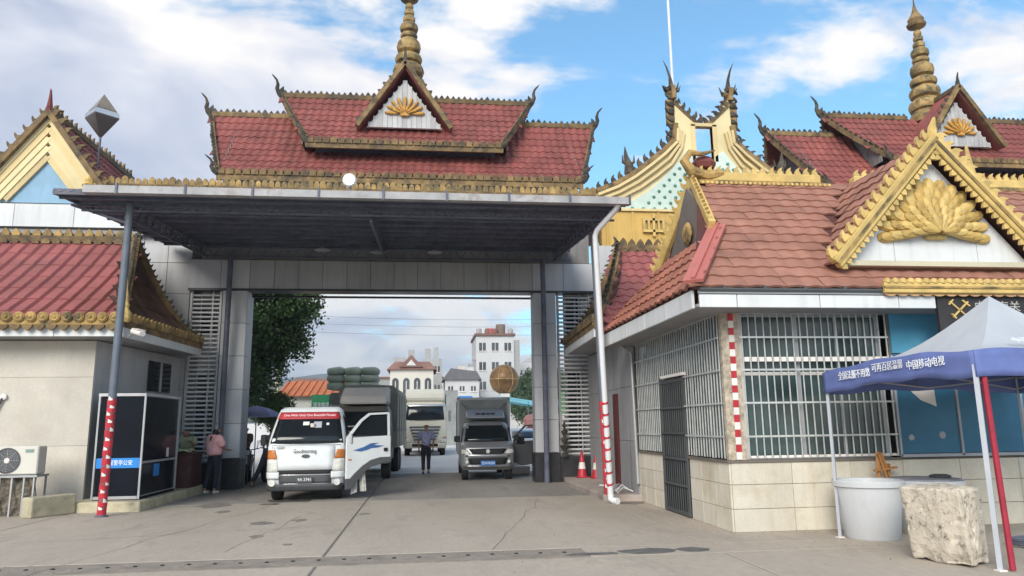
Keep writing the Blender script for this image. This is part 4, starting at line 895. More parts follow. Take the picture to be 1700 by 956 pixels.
# main roof
tk_ = tile_mesh('roof_tile', m_tile_kiosk, .30, .28, .018, .026, 'wave', 7)
ts = Pieces(K, 'roof_tile', 298); TG = 8.05
def kclip(p):
    if p.y < 11.6 and p.x < 3.9+(p.y-10.2)*.693+.02: return False
    if p.y >= 11.6 and p.x < 4.87+(p.y-11.6)*.2375-.02: return False
    if p.z > 4.02 and abs(p.x-TG) < (6.0-p.z)*.90-.02: return False
    return True
slope(K, ts, tk_, .30, .28, (3.9, 10.2, 3.55), (14.4, 10.2, 3.55), (13.2, 13.2, 6.2), (5.25, 13.2, 6.2), 0.0, clip=kclip, shift=.1)
slope(K, ts, tk_, .30, .28, (6.2, 10.68, 3.97), (6.2, 10.4, 3.97), (TG, 10.36, 6.02), (TG, 13.0, 6.02), .03)
slope(K, ts, tk_, .30, .28, (9.9, 10.4, 3.97), (9.9, 10.68, 3.97), (TG, 13.0, 6.02), (TG, 10.36, 6.02), .03)
MB().grid(lambda u, v: V((5.25+8*u, 16.2-3*v, 3.55+2.65*v)), 1, 2).build('rear_slope', m_tile_kiosk, K, solid=.04)
ts.finish('small_roof_tiles')
to = tile_mesh('side_roof_tile', m_tile_orange, .30, .31, .035, .035, 'wave', 6)
tt = Pieces(K, 'side_roof_tile', 200)
slope(K, tt, to, .30, .31, (3.88, 15.9, 3.55), (3.88, 10.2, 3.55), (4.87, 11.6, 4.79), (4.87, 14.6, 4.79), .02)
tt.finish()
# hip flashing
MB().bar((3.86, 10.16, 3.62), (4.9, 11.62, 4.87), .30, .05).build('hip_flashing', pm('pinkish_red_metal', (.44, .14, .12), .5, var=.12), K)
MB().bar((3.86, 10.16, 3.66), (4.9, 11.62, 4.91), .06, .05).build('hip_flashing', pm('pinkish_red_metal', (0, 0, 0)), K)
# small gablet at the left ridge end
MB().prism([(11.75, 4.82), (14.5, 4.82), (13.2, 6.05)], 4.98, 5.05, lambda p, t: V((t, p[0], p[1]))).build('gablet_wall', pm('dark_gablet_wall', (.16, .14, .13), .8), K)  # plain dark grey-brown wall inside the gablet
kl = flame('gable_crest', m_gold, .15, .17, .05, 2); kc = Pieces(K, 'gable_crest', 160)
for (a, b) in (((4.78, 11.55, 4.85), (5.12, 13.2, 6.22)), ((4.78, 14.7, 4.6), (5.12, 13.2, 6.22))):
    b_ = MB().bar(a, b, .12, .2).build('bargeboard', m_gold, K, bevel=.02)
    crest(kc, kl, [V(a)+V((0, 0, .09)), V(b)+V((0, 0, .09))], .165, upv=(-.5, -.3, 1), flip=-1 if a[1] < 13 else 1)
MB().lathe([(.16, 0), (.22, .05), (.16, .1), (.02, .12)], n=10, Mt=Matrix.Translation((4.97, 13.1, 5.12)) @ Matrix.Rotation(R(-90), 4, 'Y')).build('gablet_boss', m_goldmid, K)
# gilded main ridge and its left-end dragon curl
for (a, b) in ((5.2, TG-.35), (TG+.35, 13.2)):
    box('ridge_band', m_gold, a, b, 13.08, 13.3, 6.16, 6.36, K, bevel=.025); box('ridge_fillet', m_goldmid, a, b, 13.03, 13.08, 6.1, 6.18, K)
    crest(kc, kl, [(a, 13.15, 6.34), (b, 13.15, 6.34)], .17)
kb = MB().lathe([(.035, 0), (.03, .03)], n=6, Mt=Matrix.Rotation(R(90), 4, 'X')).mesh('ridge_bead', m_gold); kbs = Pieces(K, 'ridge_bead', 60)
for k in range(28): kbs.add(kb, Matrix.Translation((5.25+k*.095, 13.03, 6.12)))
kbs.finish()
cu_ = MB().tube([(5.7, 13.15, 6.35), (5.35, 13.1, 6.28), (5.05, 13.05, 6.35), (4.92, 13.05, 6.55), (5.05, 13.05, 6.72), (5.3, 13.05, 6.7), (5.55, 13.05, 6.78)], [.09, .11, .11, .09, .07, .05, .015], 8).build('dragon_curl', m_goldmid, K, smooth=True)
MB().lathe([(.02, 0), (.2, .03), (.25, .12), (.16, .25), (.02, .3)], (5.4, 13.3, 6.45), 10).build('red_boss', m_tile_old, cu_)
# big peacock gable
GY = 10.36
b = MB().prism([(-1.62, 4.0), (1.62, 4.0), (0, 5.8)], 0, .08, lambda p, t: V((TG+p[0], GY+.25+t, p[1]))).build('pediment_core', m_joint, K)
for i, (a, b2) in enumerate(((-1.6, -.72), (-.71, .70), (.71, 1.6))):
    for (z0, z1) in ((4.05, 4.62), (4.625, 5.8)):
        lim = lambda z: (5.8-z)*.89
        l0, r0 = max(a, -lim(z0)), min(b2, lim(z0)); l1, r1 = max(a, -lim(z1)), min(b2, lim(z1))
        if l0 >= r0: continue
        pts = [(l0, z0), (r0, z0)]
        zz = z1
        if r1 > l1+.02: pts += [(r1, z1)] + ([(b2, 5.8-b2/.89)] if r1 < b2-.01 and b2 > 0 and 5.8-b2/.89 > z0 and 5.8-b2/.89 < z1 else []) + [(l1, z1)] + ([(a, 5.8+a/.89)] if l1 > a+.01 and a < 0 and z0 < 5.8+a/.89 < z1 else [])
        else:
            if a < 0 < b2:
                pts = [(l0, z0), (r0, z0)] + ([(b2, 5.8-b2/.89)] if 5.8-b2/.89 > z0 else []) + [(0, 5.8)] + ([(a, 5.8+a/.89)] if 5.8+a/.89 > z0 else [])
            elif b2 <= 0: pts = [(l0, z0), (b2, z0), (b2, 5.8+b2/.89)]
            else: pts = [(a, z0), (r0, z0), (a, 5.8-a/.89)]
        # keep convex order
        c_ = (sum(p[0] for p in pts)/len(pts), sum(p[1] for p in pts)/len(pts)); pts = sorted(set((round(p[0], 4), round(p[1], 4)) for p in pts), key=lambda p: math.atan2(p[1]-c_[1], p[0]-c_[0]))
        if len(pts) < 3: continue
        MB().prism(pts, 0, .03, lambda p, t: V((TG+p[0], GY+.215+t, p[1]))).build('pediment_panel', m_white, K)
box('pediment_sill', pm('pale_yellow_sill', (.58, .54, .40), .6, var=.1), TG-1.7, TG+1.7, GY+.08, GY+.25, 3.95, 4.03, K)
gl = flame('gable_crest', m_gold, .17, .16, .06, 2); gd = flame('gable_pendant', m_gold, .10, .09, .05, 1); gp_ = Pieces(K, 'gable_pendant', 120)
for s in (-1, 1):
    a, b = V((TG+s*1.88, GY+.004*s, 3.98)), V((TG, GY+.004*s, 6.06)); d = (b-a).normalized(); nrm = V((-d.z, 0, d.x))*(-1 if s > 0 else 1)
    if nrm.z < 0: nrm = -nrm
    for (off, w, dp_) in ((-.0, .085, .16), (-.10, .085, .12)):
        MB().bar(a+nrm*off, b+nrm*off, dp_, w, upv=tuple(nrm)).build('bargeboard', m_gold, K, bevel=.015)
    MB().bar(a+nrm*-.05+V((0, -.06, 0)), b+nrm*-.05+V((0, -.06, 0)), .04, .05, upv=tuple(nrm)).build('bargeboard_bead', m_goldmid, K)
    crest(kc, gl, [a+nrm*.045, b+nrm*.045], .165, upv=tuple(nrm), flip=-s, lean=0.1, smin=.9, smax=1.1)
    crest(gp_, gd, [a+nrm*-.14, b+nrm*-.17], .115, upv=tuple(-nrm))
gp_.finish(); kc.finish()
MB().tube([(TG, GY, 6.0), (TG, GY-.02, 6.2), (TG, GY-.1, 6.35)], [.09, .07, .02], 6).build('gable_finial', m_gold, K)
fan(K, (TG-.02, GY+.22, 4.40), 1.85, .92, m_gold, [(.52, .52, .25, 15, 1.62, .0), (.38, .50, .24, 14, 1.60, .035), (.24, .46, .22, 13, 1.58, .07), (.12, .42, .19, 11, 1.50, .105), (.02, .36, .16, 9, 1.35, .14)], name='peacock_emblem')
# gilded valance strip over the entrance
box('gilded_strip', m_gold, 6.78, 13, 10.08, 10.16, 3.46, 3.62, K, bevel=.012); box('gilded_strip_roll', m_goldmid, 6.78, 13, 10.06, 10.10, 3.53, 3.56, K)
bd = MB().lathe([(.06, 0), (.065, .03), (.03, .08)], n=8).mesh('strip_scallop', m_gold); kk = Pieces(K, 'strip_scallop', 120)
for k in range(50): kk.add(bd, Matrix.Translation((6.84+k*.125, 10.12, 3.61)) @ Matrix.Rotation(R(20), 4, 'Y'))
bd2 = MB().lathe([(.10, 0), (.10, .03)], n=10, Mt=Matrix.Rotation(R(90), 4, 'X')).mesh('lower_scallop', pm('peach_trim_paint', (.55, .34, .17), .7, var=.2))
for k in range(32): kk.add(bd2, Matrix.Translation((6.9+k*.195, 10.155, 3.46)) @ Matrix.Diagonal((1, 1, .42, 1)))
kk.finish()
horn(K, (10.75, 12.9, 6.35), (-.2, -.2, 0), .62, m_gold, r=.09, lean=.2)
for k in range(7): box('gutter_bracket', m_plastic, 4.3+k*.62, 4.34+k*.62, 10.13, 10.18, 3.50, 3.56, K)
gt = MB().tube([(3.95, 10.16, 3.50), (6.78, 10.16, 3.50)], .03, 6).build('eave_pipe', m_plastic, K)
# black sign board
SB = thing('black_signboard', 'black signboard with crossed golden key and staff emblem above the blue wall', 'signboard', (8.4, 10.3, 3))
box('board', pm('black_board', (.025, .023, .025), .5, var=.4), 7.68, 9.2, 10.2, 10.26, 2.82, 3.44, SB)
em = MB(); cx_, cz_ = 8.02, 3.22
for s in (-1, 1): em.bar((cx_-s*.15, 10.19, cz_+.13), (cx_+s*.12, 10.19, cz_-.11), .02, .035, upv=(0, -1, 0))
em.add(*[[V((cx_+.13+r_*math.cos(a), 10.18+.0*r_, cz_-.14+r_*math.sin(a))) for r_ in (.05, .028) for a in [i*PI/5 for i in range(10)]], [(i, (i+1) % 10, 10+(i+1) % 10, 10+i) for i in range(10)]])
em.bar((cx_+.06, 10.188, cz_+.15), (cx_+.17, 10.188, cz_+.06), .02, .03, upv=(0, -1, 0)); em.bar((cx_-.17, 10.188, cz_+.08), (cx_-.09, 10.188, cz_+.16), .02, .025, upv=(0, -1, 0)); em.bar((cx_-.14, 10.188, cz_-.06), (cx_-.08, 10.188, cz_-.13), .02, .05, upv=(0, -1, 0))
em.build('emblem', m_gold, SB, fixn=False)
text("中国海关", .17, pm('pale_sign_letter', (.45, .45, .42), .6), SB, facing(8.66, 10.195, 3.27), .74)

# ------------------------------------------------------------------ steel canopy
CN = thing('steel_canopy', 'dark corrugated steel canopy with pale gutter reaching out in front of the gate', 'canopy', (-1.5, 18, 0))
X0, X1 = -7.22, 4.2
nx = 190
cor = MB()
cor.grid(lambda u, v: V((X0+(X1-X0)*u, 14.75+6.5*v, 6.22+.56*v+.02*math.sin(u*nx*PI/1.5))), nx*2, 1)
cor.build('roof_sheet', m_sheet, CN, solid=.01, fixn=False)
for k in range(9):
    y = 15.0+k*.74; box('purlin', m_steel, X0+.02, X1-.02, y-.03, y+.03, 6.22+.56*(y-14.75)/6.5-.12, 6.22+.56*(y-14.75)/6.5-.03, CN)
for y in (15.35, 20.9): box('light_purlin', m_slate, X0+.6, X1-.2, y-.02, y+.02, 6.22+.56*(y-14.75)/6.5-.19, 6.22+.56*(y-14.75)/6.5-.14, CN)
def truss(name, a, b, h, n, parent, w=.05, mat=None):
    a, b = V(a), V(b); dn = V((0, 0, -h)); t = MB(); t.bar(a, b, w, w); t.bar(a+dn, b+dn, w, w)
    for i in range(n):
        p, q = a.lerp(b, i/n), a.lerp(b, (i+1)/n)
        t.bar(p, (p+q)/2+dn, w*.5, w*.5); t.bar((p+q)/2+dn, q, w*.5, w*.5)
    return t.build(name, mat or m_steel, parent)
truss('rear_truss', (-6.1, 20.98, 6.66), (4.25, 20.98, 6.66), .30, 24, CN)
for x in (-6.05, -1.15, 3.72): truss('rafter_truss', (x, 15.3, 6.14), (x, 20.9, 6.60), .28, 14, CN)
truss('front_truss', (-6.9, 15.3, 6.14), (4.1, 15.3, 6.14), .16, 26, CN, .04)
# sloping strut frames at the left wing
MB().bar((-6.05, 15.4, 5.75), (-7.15, 15.4, 6.12), .05).build('strut', m_steel, CN)
GU = MB().prism([(14.58, 6.29), (14.58, 6.14), (14.75, 6.14), (14.75, 6.29), (14.73, 6.29), (14.73, 6.16), (14.60, 6.16), (14.60, 6.29)], -6.6, 4.28, lambda p, t: V((t, p[0], p[1]))).build('gutter', m_gutter, CN)
for k in range(9): box('gutter_bracket', m_steel, -6.0+k*1.28, -5.96+k*1.28, 14.55, 14.59, 6.11, 6.34, GU)
box('edge_trim', m_steel, X0, X1+.02, 14.76, 14.82, 6.14, 6.26, CN)
MB().bar((X0, 14.8, 6.19), (X0, 21.2, 6.74), .05, .06).build('edge_trim', m_steel, CN)
def taped_post(name, mat, pts, r, z1, parent, n=12, seed=0, tape=True):
    p_ = MB().tube(pts, r, n).build(name, mat, parent, smooth=True); random.seed(seed)
    if not tape: return p_
    k = 0; z = .04; base = V(pts[0])
    while z < z1:
        h = random.uniform(.11, .16); o = V((random.uniform(-.004, .004), 0, 0))
        f = lambda zz: base + (V(pts[1])-base)*((zz)/(V(pts[1])-base).z)
        MB().tube([f(z)+o, f(z+h)+o], r+.006+.002*(k % 2), n).build('tape_band', m_red, p_); z += h
        hh = random.uniform(.03, .07)
        if k % 1 == 0:
            b = MB(); a0 = random.uniform(-2.3, -.9)
            vs = []
            for i in range(4):
                a = a0+i*.3
                for zz in (z-.03-.0*i, z+hh*(.8-.25*i)): vs.append(f(zz)+V((math.cos(a), math.sin(a), 0))*(r+.011))
            b.add(vs, [(2*i, 2*i+2, 2*i+3, 2*i+1) for i in range(3)]); b.build('tape_band', m_whitep, p_, fixn=False)
        z += hh*.4; k += 1
    return p_
taped_post('post', m_slate, [(-6.03, 15.3, 0), (-5.98, 15.3, 6.12)], .075, 2.15, CN, seed=4)
MB().lathe([(.12, 0), (.12, .02)], (-6.03, 15.3, .003), 12).build('base_plate', m_steel, CN)
taped_post('post', m_slate, [(3.87, 15.9, 0), (3.74, 15.9, 6.15)], .055, 2.1, CN, seed=9)
for x in (-5.42, 3.42): MB().tube([(x, 21.0, .0), (x, 21.0, 6.4)], .075, 10).build('rear_post', m_steel, CN)
DP = taped_post('downpipe', m_pvc, [(3.80, 15.3, .10), (3.66, 15.3, 5.62), (3.70, 15.25, 5.74), (4.0, 14.78, 6.07), (4.05, 14.68, 6.17)], .062, 2.0, CN, seed=2, tape=False)
for k in range(8):
    z = .35+k*.235; b = MB(); vs = []
    for i in range(13):
        a = i*PI/6; zz = z+.02*math.sin(a+1)+.012
        for q in (zz, zz+.07+.03*math.sin(a)): vs.append(V((3.80-.14*z/5.65, 15.3, 0))+V((math.cos(a)*.069, math.sin(a)*.069, q)))
    b.add(vs, [(2*i, 2*i+2, 2*i+3, 2*i+1) for i in range(12)]); b.build('tape_band', m_red, DP, fixn=False)
MB().tube([(3.80, 15.3, .18), (3.80, 15.3, .09), (3.84, 15.22, .06), (3.9, 15.12, .06)], .068, 10).build('pipe_shoe', m_pvc, DP, smooth=True)
for i, (x, z) in enumerate(((-2.75, 6.28), (-1.28, 6.24), (.25, 6.26))):
    P_ = thing('pendant_lamp', ['flat pendant lamp under the canopy, leftmost of three', 'flat pendant lamp under the canopy, middle of three', 'flat pendant lamp under the canopy, rightmost of three'][i], 'lamp', (x, 19.8, z), group='flat lamps hanging under the canopy')
    MB().lathe([(.03, .08), (.20, .02), (.21, 0)], (x, 19.8, z), 14).build('lamp_shade', m_alu, P_); MB().tube([(x, 19.8, z+.08), (x, 19.8, z+.28)], .015, 5).build('lamp_stem', m_steel, P_)
FL = thing('floodlight', 'lit white round floodlight on the front edge of the canopy', 'floodlight', (-1.55, 14.7, 6.45))
MB().tube([(-1.55, 14.72, 6.30), (-1.55, 14.72, 6.48)], .025, 6).build('bracket', m_steel, FL)
MB().lathe([(.10, 0), (.14, .05), (.13, .12), (.06, .15)], n=16, Mt=Matrix.Translation((-1.55, 14.62, 6.53)) @ Matrix.Rotation(R(-78), 4, 'X')).build('lamp_housing', m_pvc, FL)
MB().lathe([(.10, 0), (.10, .01)], n=18, Mt=Matrix.Translation((-1.55, 14.60, 6.525)) @ Matrix.Rotation(R(102), 4, 'X')).build('lamp_lens', pm('lit_lamp', (1, 1, 1), emit=((1, .99, .95), 4.0), bump=0, rand=0), FL)
# ------------------------------------------------------------------ tent
TN = thing('gazebo_tent', 'pale blue pop-up gazebo tent with lettered blue valance at the right edge', 'tent', (7.6, 9.1, 0))
ca, cb2_, cc_, cd = V((5.74, 10.19, 2.28)), V((6.10, 7.62, 2.36)), V((9.45, 8.0, 2.34)), V((9.2, 10.65, 2.28)); pk = V((7.62, 9.1, 3.24))
cor_ = [ca, cb2_, cc_, cd]
rf = MB()
for i in range(4):
    a, b = cor_[i], cor_[(i+1) % 4]
    def fn(u, v, a=a, b=b):
        e_ = a.lerp(b, u) + V((0, 0, .07*math.sin(PI*u)+.012*math.sin(u*19)*(1-v))); p = e_.lerp(pk, v)
        return p - V((0, 0, (.30+.05*math.sin(PI*u))*math.sin(PI*v)*.75)) + V((0, 0, .012*math.sin(u*30)*v*(1-v)))
    rf.grid(fn, 14, 12)
o_ = rf.build('tent_roof', m_tentw, TN, smooth=True)
for i in range(4):
    a, b = cor_[i], cor_[(i+1) % 4]; nn_ = (b-a).cross(V((0, 0, 1))).normalized()
    if nn_.dot((a+b)/2-pk) < 0: nn_ = -nn_
    def fn(u, v, a=a, b=b, nn_=nn_):
        e_ = a.lerp(b, u) + V((0, 0, .07*math.sin(PI*u)+.012*math.sin(u*19)))
        return e_ + V((0, 0, -.30*v)) + nn_*(.012*math.sin(u*24+i)*v+.004) + V((0, 0, -.02*abs(math.sin(u*3*PI))*v))
    vl = MB().grid(fn, 36, 4).build('valance', m_tentb, TN, smooth=True, fixn=False, solid=.006)
    if i == 0: VA = vl; nA = nn_
d_ = (cb2_-ca).normalized(); hz_ = V((d_.x, d_.y, 0)).normalized()
for (s_, u_, w_, dz) in (("全国法服不用愁", .26, .62, -.125), ("可再百居温馨", .50, .54, -.095), ("中国移动电视", .74, .58, -.115)):
    p = ca.lerp(cb2_, u_)+nA*.028+V((0, 0, dz+.05*math.sin(PI*u_)))
    x_ = (hz_+V((0, 0, (.36-u_)*-.0+.03))).normalized(); z_ = x_.cross(V((0, 0, 1))).normalized(); y_ = z_.cross(x_)
    text(s_, .125, m_letter, VA, frame(x_, y_, z_, p), w_, ext=.003)
# faint lettering on the roof panel
pp_ = cb2_.lerp(cc_, .30).lerp(pk, .30); x_ = (cc_-cb2_).normalized(); e2 = (pk-(cb2_+cc_)/2).normalized(); z_ = x_.cross(e2).normalized()
text("中国移动", .14, m_letter, TN, frame(x_, z_.cross(x_), z_, pp_+z_*-.0+V((0, -.05, -.10))), .55)
for nm, a, m_, r_ in (('leg', ca+V((.03, -.03, 0)), m_tentw, .028), ('leg', cb2_+V((.02, .03, 0)), m_tentw, .036), ('leg', cc_, m_tentw, .024), ('leg', cd, m_tentw, .024)):
    MB().tube([(a.x, a.y, .01), (a.x, a.y, 2.2)], r_, 4).build(nm, m_, TN); box('leg_foot', m_whitep, a.x-.045, a.x+.045, a.y-.045, a.y+.045, 0, .015, TN)
MB().tube([(6.24, 7.62, .01), (6.22, 7.66, 2.15)], .032, 6).build('wrapped_leg', pm('deep_red_cloth_wrap', (.36, .03, .055), .8, var=.2, scale=5), TN)
for i in range(4):
    qk = V((pk.x, pk.y, 2.3)); a, b = cor_[i].lerp(qk, .07)-V((0, 0, .06)), cor_[(i+1) % 4].lerp(qk, .07)-V((0, 0, .06)); t = MB(); m2 = (a+b)/2
    t.tube([a, m2-V((0, 0, .16))], .012, 5); t.tube([a-V((0, 0, .18)), m2+V((0, 0, .05))], .012, 5); t.tube([b, m2-V((0, 0, .16))], .012, 5); t.tube([b-V((0, 0, .18)), m2+V((0, 0, .05))], .012, 5)
    t.build('scissor_frame', m_alu, TN)
# tubs
def tub(c, r, h, label, top=m_tub):
    t = MB().lathe([(r*.78, 0), (r*.80, .01), (r*.97, h-.09), (r*.985, h-.085), (r*1.04, h-.08), (r*1.05, h-.01), (r*1.03, h), (r*.97, h-.01), (r*.95, h-.06), (r*.76, .04), (.01, .03)], (c[0], c[1], 0), 32)
    o = t.build('planter_tub', top, None, smooth=True); tag(o, label, 'tub', 'pale plastic tubs by the kiosk wall'); return o
tub((6.20, 10.08, 0), .45, .78, 'large pale blue-grey plastic tub standing open by the tent leg')
tub((7.22, 10.30, 0), .50, .75, 'pale grey plastic tub behind the pitted concrete block')
ct = MB().lathe([(.49, 0), (.47, .015), (.05, .03)], (7.22, 10.30, .75), 24).build('tub_cover', pm('grey_sheet_cover', (.30, .30, .33), .7, var=.3, scale=5), None); tag(ct, 'grey sheet covering the second tub behind the concrete block', 'cover')
mb_ = MB().lathe([(.01, 0), (.14, .0), (.15, .02), (.10, .04), (.01, .045)], (7.40, 10.2, .782), 14).build('round_pan', m_plastic, None, smooth=True); tag(mb_, 'dark round pan lying on the covered tub', 'pan')
# hose coil
hc = MB().tube([V((7.75+.34*math.cos(a), 8.95+.26*math.sin(a), .03+.004*a)) for a in [i*PI/10 for i in range(56)]], .018, 6).build('hose_coil', m_steel, None, smooth=True); tag(hc, 'coil of dark hose on the ground under the tent at the right edge', 'hose')
# wooden trestle
WC = thing('wooden_trestle', 'orange wooden folding trestle leaning against the kiosk wall behind the tubs', 'trestle', (6.9, 10.7, 0))
for (a, b) in (((6.70, 10.62, 0), (6.80, 10.72, 1.13)), ((7.02, 10.60, 0), (6.78, 10.66, 1.10)), ((7.18, 10.70, 0), (6.86, 10.74, 1.12)), ((6.86, 10.72, .0), (7.0, 10.78, .95))): MB().bar(a, b, .05, .03).build('leg', m_wood, WC)
MB().bar((6.68, 10.66, .86), (7.06, 10.68, .90), .05, .03).build('crossbar', m_wood, WC)
# pitted concrete block
random.seed(5)
def rough_block(name, base, top, z, mat, sub=14, amp=.006):
    """hexahedron with chipped faces"""
    bm = bmesh.new(); vb_ = [bm.verts.new((x, y, 0)) for x, y in base]; vt = [bm.verts.new((x, y, z)) for x, y in top]
    bm.faces.new(vb_[::-1]); bm.faces.new(vt)
    for i in range(4): bm.faces.new([vb_[i], vb_[(i+1) % 4], vt[(i+1) % 4], vt[i]])
    bmesh.ops.recalc_face_normals(bm, faces=bm.faces)
    bmesh.ops.bevel(bm, geom=list(bm.edges), offset=.03, segments=2, affect='EDGES', profile=.5)
    bmesh.ops.subdivide_edges(bm, edges=[e for e in bm.edges if e.calc_length() > .1], cuts=sub, use_grid_fill=True)
    from mathutils import noise as ns
    for v in bm.verts:
        p = v.co; d = ns.noise(p*5)*amp*1.2 + ns.noise(p*16)*amp + (-.018 if ns.noise(p*11+V((3, 1, 2))) > .36 else 0)
        if p.z < .13: d -= .05*max(0, ns.noise(p*4+V((9, 0, 0)))+.25)
        v.co = p + v.normal*d
    me = bpy.data.meshes.new(name); bm.to_mesh(me); bm.free(); me.materials.append(mat); return link(name, me)
rbk = rough_block('pitted_concrete_block', [(5.70, 8.50), (5.93, 7.80), (6.30, 8.02), (6.40, 8.72)], [(5.60, 8.50), (5.90, 7.86), (6.33, 8.06), (6.36, 8.78)], .83, m_conc)
tag(rbk, 'big pitted whitewashed concrete block in front of the tubs by the tent leg', 'concrete block')
# cones
def cone(x, y, label):
    c = thing('traffic_cone', label, 'traffic cone', (x, y, .13), group='traffic cones on the right plinth')
    box('base', m_red, x-.17, x+.17, y-.17, y+.17, .13, .16, c, bevel=.01)
    MB().lathe([(.14, .03), (.105, .24)], (x, y, .13), 14).build('cone_shell', m_red, c, smooth=True)
    MB().lathe([(.107, .24), (.08, .42)], (x, y, .13), 14).build('white_sleeve', m_whitep, c, smooth=True)
    MB().lathe([(.082, .42), (.03, .70), (.02, .71)], (x, y, .13), 14).build('cone_shell', m_red, c, smooth=True)
cone(4.42, 21.0, 'red and white traffic cone nearest the gate pillar on the plinth'); cone(4.74, 20.6, 'red and white traffic cone second from the gate pillar')
# small topiary-like dark ornament beside right pillar
DO = MB().lathe([(.08, 0), (.09, .1), (.03, .15), (.16, .3), (.03, .34), (.13, .5), (.03, .54), (.1, .7), (.02, .78), (.06, .86), (.01, 1.0)], (3.97, 21.15, .7), 10).build('tiered_finial', m_crestdark, None); tag(DO, 'small dark tiered ornament on the granite ledge by the right pillar', 'ornament')
hl = MB().tube([(3.95, 21.2, 3.95), (3.92, 20.95, 4.02), (3.94, 20.8, 3.85)], .03, 6).build('wall_lamp', m_crestdark, None); tag(hl, 'small black curved lamp on the right gate pillar', 'wall lamp')

# ------------------------------------------------------------------ vehicles (local frame: nose toward -Y, x to the right, ground z = 0)
def rr(w, yf, yb, r, bow=.05, n=4):
    pts = []
    for (cx, cy, a0) in ((w-r, yf+r, -PI/2), (w-r, yb-r, 0), (-w+r, yb-r, PI/2), (-w+r, yf+r, PI)):
        for k in range(n+1):
            a = a0+k*PI/2/n; x = cx+r*math.cos(a); y = cy+r*math.sin(a)
            pts.append((x, y+(bow*(x/w)**2 if y < (yf+yb)/2 else 0)))
    return pts
class Cab:
    def __init__(s, prof, bow=.05): s.p = prof; s.bow = bow       # (z, halfwidth, yfront, yback, radius)
    def q(s, z):
        zs = [a[0] for a in s.p]; return [float(np.interp(z, zs, [a[i] for a in s.p])) for i in (1, 2, 3, 4)]
    def body(s, mat, parent, name='cab_body'):
        b = MB(); rings = []
        for (z, w, yf, yb, r) in s.p: rings.append([(x, y, z) for x, y in rr(w, yf, yb, r, s.bow)])
        n = len(rings[0]); vs = [v for rg in rings for v in rg]
        fs = [(i*n+k, i*n+(k+1) % n, (i+1)*n+(k+1) % n, (i+1)*n+k) for i in range(len(rings)-1) for k in range(n)] + [tuple(range(n))[::-1], tuple((len(rings)-1)*n+k for k in range(n))]
        return b.add(vs, fs).build(name, mat, parent, local=True, smooth=True)
    def front(s, name, mat, parent, x0, x1, z0, z1, off=.008, x0t=None, x1t=None, nx=8, nz=4, th=.01, rnd=0):
        x0t = x0 if x0t is None else x0t; x1t = x1 if x1t is None else x1t
        def fn(u, v):
            z = z0+(z1-z0)*v; w, yf, yb, r = s.q(z); x = (x0+(x1-x0)*u)*(1-v)+(x0t+(x1t-x0t)*u)*v; ax = abs(x)
            if rnd: z = z0+(z1-z0)*v + 0
            y = yf+s.bow*(x/w)**2
            if ax > w-r: y = yf + r - math.sqrt(max(0, r*r-min(r, ax-(w-r))**2)) + s.bow*(ax/w)**2
            return V((x, y-off, z))
        b = MB().grid(fn, nx, nz); return b.build(name, mat, parent, local=True, fixn=False, solid=th, smooth=True)
    def side(s, name, mat, parent, sg, y0, y1, z0, z1, off=.008, y0t=None, y1t=None, th=.01, nz=3):
        y0t = y0 if y0t is None else y0t; y1t = y1 if y1t is None else y1t
        def fn(u, v):
            z = z0+(z1-z0)*v; w, yf, yb, r = s.q(z); return V((sg*(w+off), (y0+(y1-y0)*u)*(1-v)+(y0t+(y1t-y0t)*u)*v, z))
        return MB().grid(fn, 3, nz).build(name, mat, parent, local=True, fixn=False, solid=th)
def wheel(parent, x, y, r, w, rim=m_alu, double=False):
    Mt = Matrix.Translation((x, y, r)) @ Matrix.Rotation(R(90), 4, 'Y')
    o = MB().lathe([(r*.6, -w/2), (r*.93, -w/2), (r, -w*.36), (r, w*.36), (r*.93, w/2), (r*.6, w/2)], n=24, Mt=Mt).build('wheel', m_black, parent, local=True, smooth=True)
    MB().lathe([(r*.58, -w*.42), (r*.5, -w*.2), (r*.2, -w*.3), (r*.2, w*.3), (r*.5, w*.2), (r*.58, w*.42)], n=16, Mt=Mt).build('rim', rim, o, local=True, smooth=True)
    return o
def lbox(name, mat, parent, x0, x1, y0, y1, z0, z1, bevel=0.0): return MB().box(x0, x1, y0, y1, z0, z1).build(name, mat, parent, local=True, bevel=bevel)
def ltext(s, size, mat, parent, x, y, z, width): return text(s, size, mat, parent, mw(parent) @ facing(x, y, z), width, ext=.002)
def underbody(t, w, y0, y1, z0=.30, z1=.5): lbox('chassis', m_plastic, t, -w, w, y0, y1, z0, z1)

# --- white small lorry in front, driver's door open
WT = thing('white_truck', 'small white lorry with red lettered windscreen banner and its door wide open', 'truck', (-2.62, 17.35, 0), R(2))
cab = Cab([(.24, .76, .05, 1.5, .12), (.34, .83, .0, 1.55, .14), (.62, .85, -.02, 1.55, .14), (1.18, .86, .02, 1.55, .15), (1.34, .85, .10, 1.55, .15), (1.62, .80, .30, 1.52, .16), (1.92, .73, .50, 1.48, .16), (2.02, .70, .60, 1.45, .16), (2.08, .62, .72, 1.35, .18)], .07)
bd_ = cab.body(m_carwhite, WT)
cab.front('windscreen', m_glassdark, WT, -.80, .80, 1.26, 1.96, .012, -.66, .66, nx=12)
bn = cab.front('sun_banner', pm('red_banner_film', (.50, .05, .06), .5, var=.1), WT, -.71, .71, 1.80, 1.955, .026, -.66, .66, nx=12)
tb = text("One With Only One Beautiful Flower", .085, m_letter, bn, mw(WT) @ Matrix.Translation((0.02, .385, 1.885)) @ Matrix.Rotation(R(-30), 4, 'X') @ FACE, 1.16, ext=.002)
for x in (-.30, .42): MB().tube([(x, .06, 1.27), (x+.35, .16, 1.36)], .009, 5).build('wiper', m_black, WT, local=True)
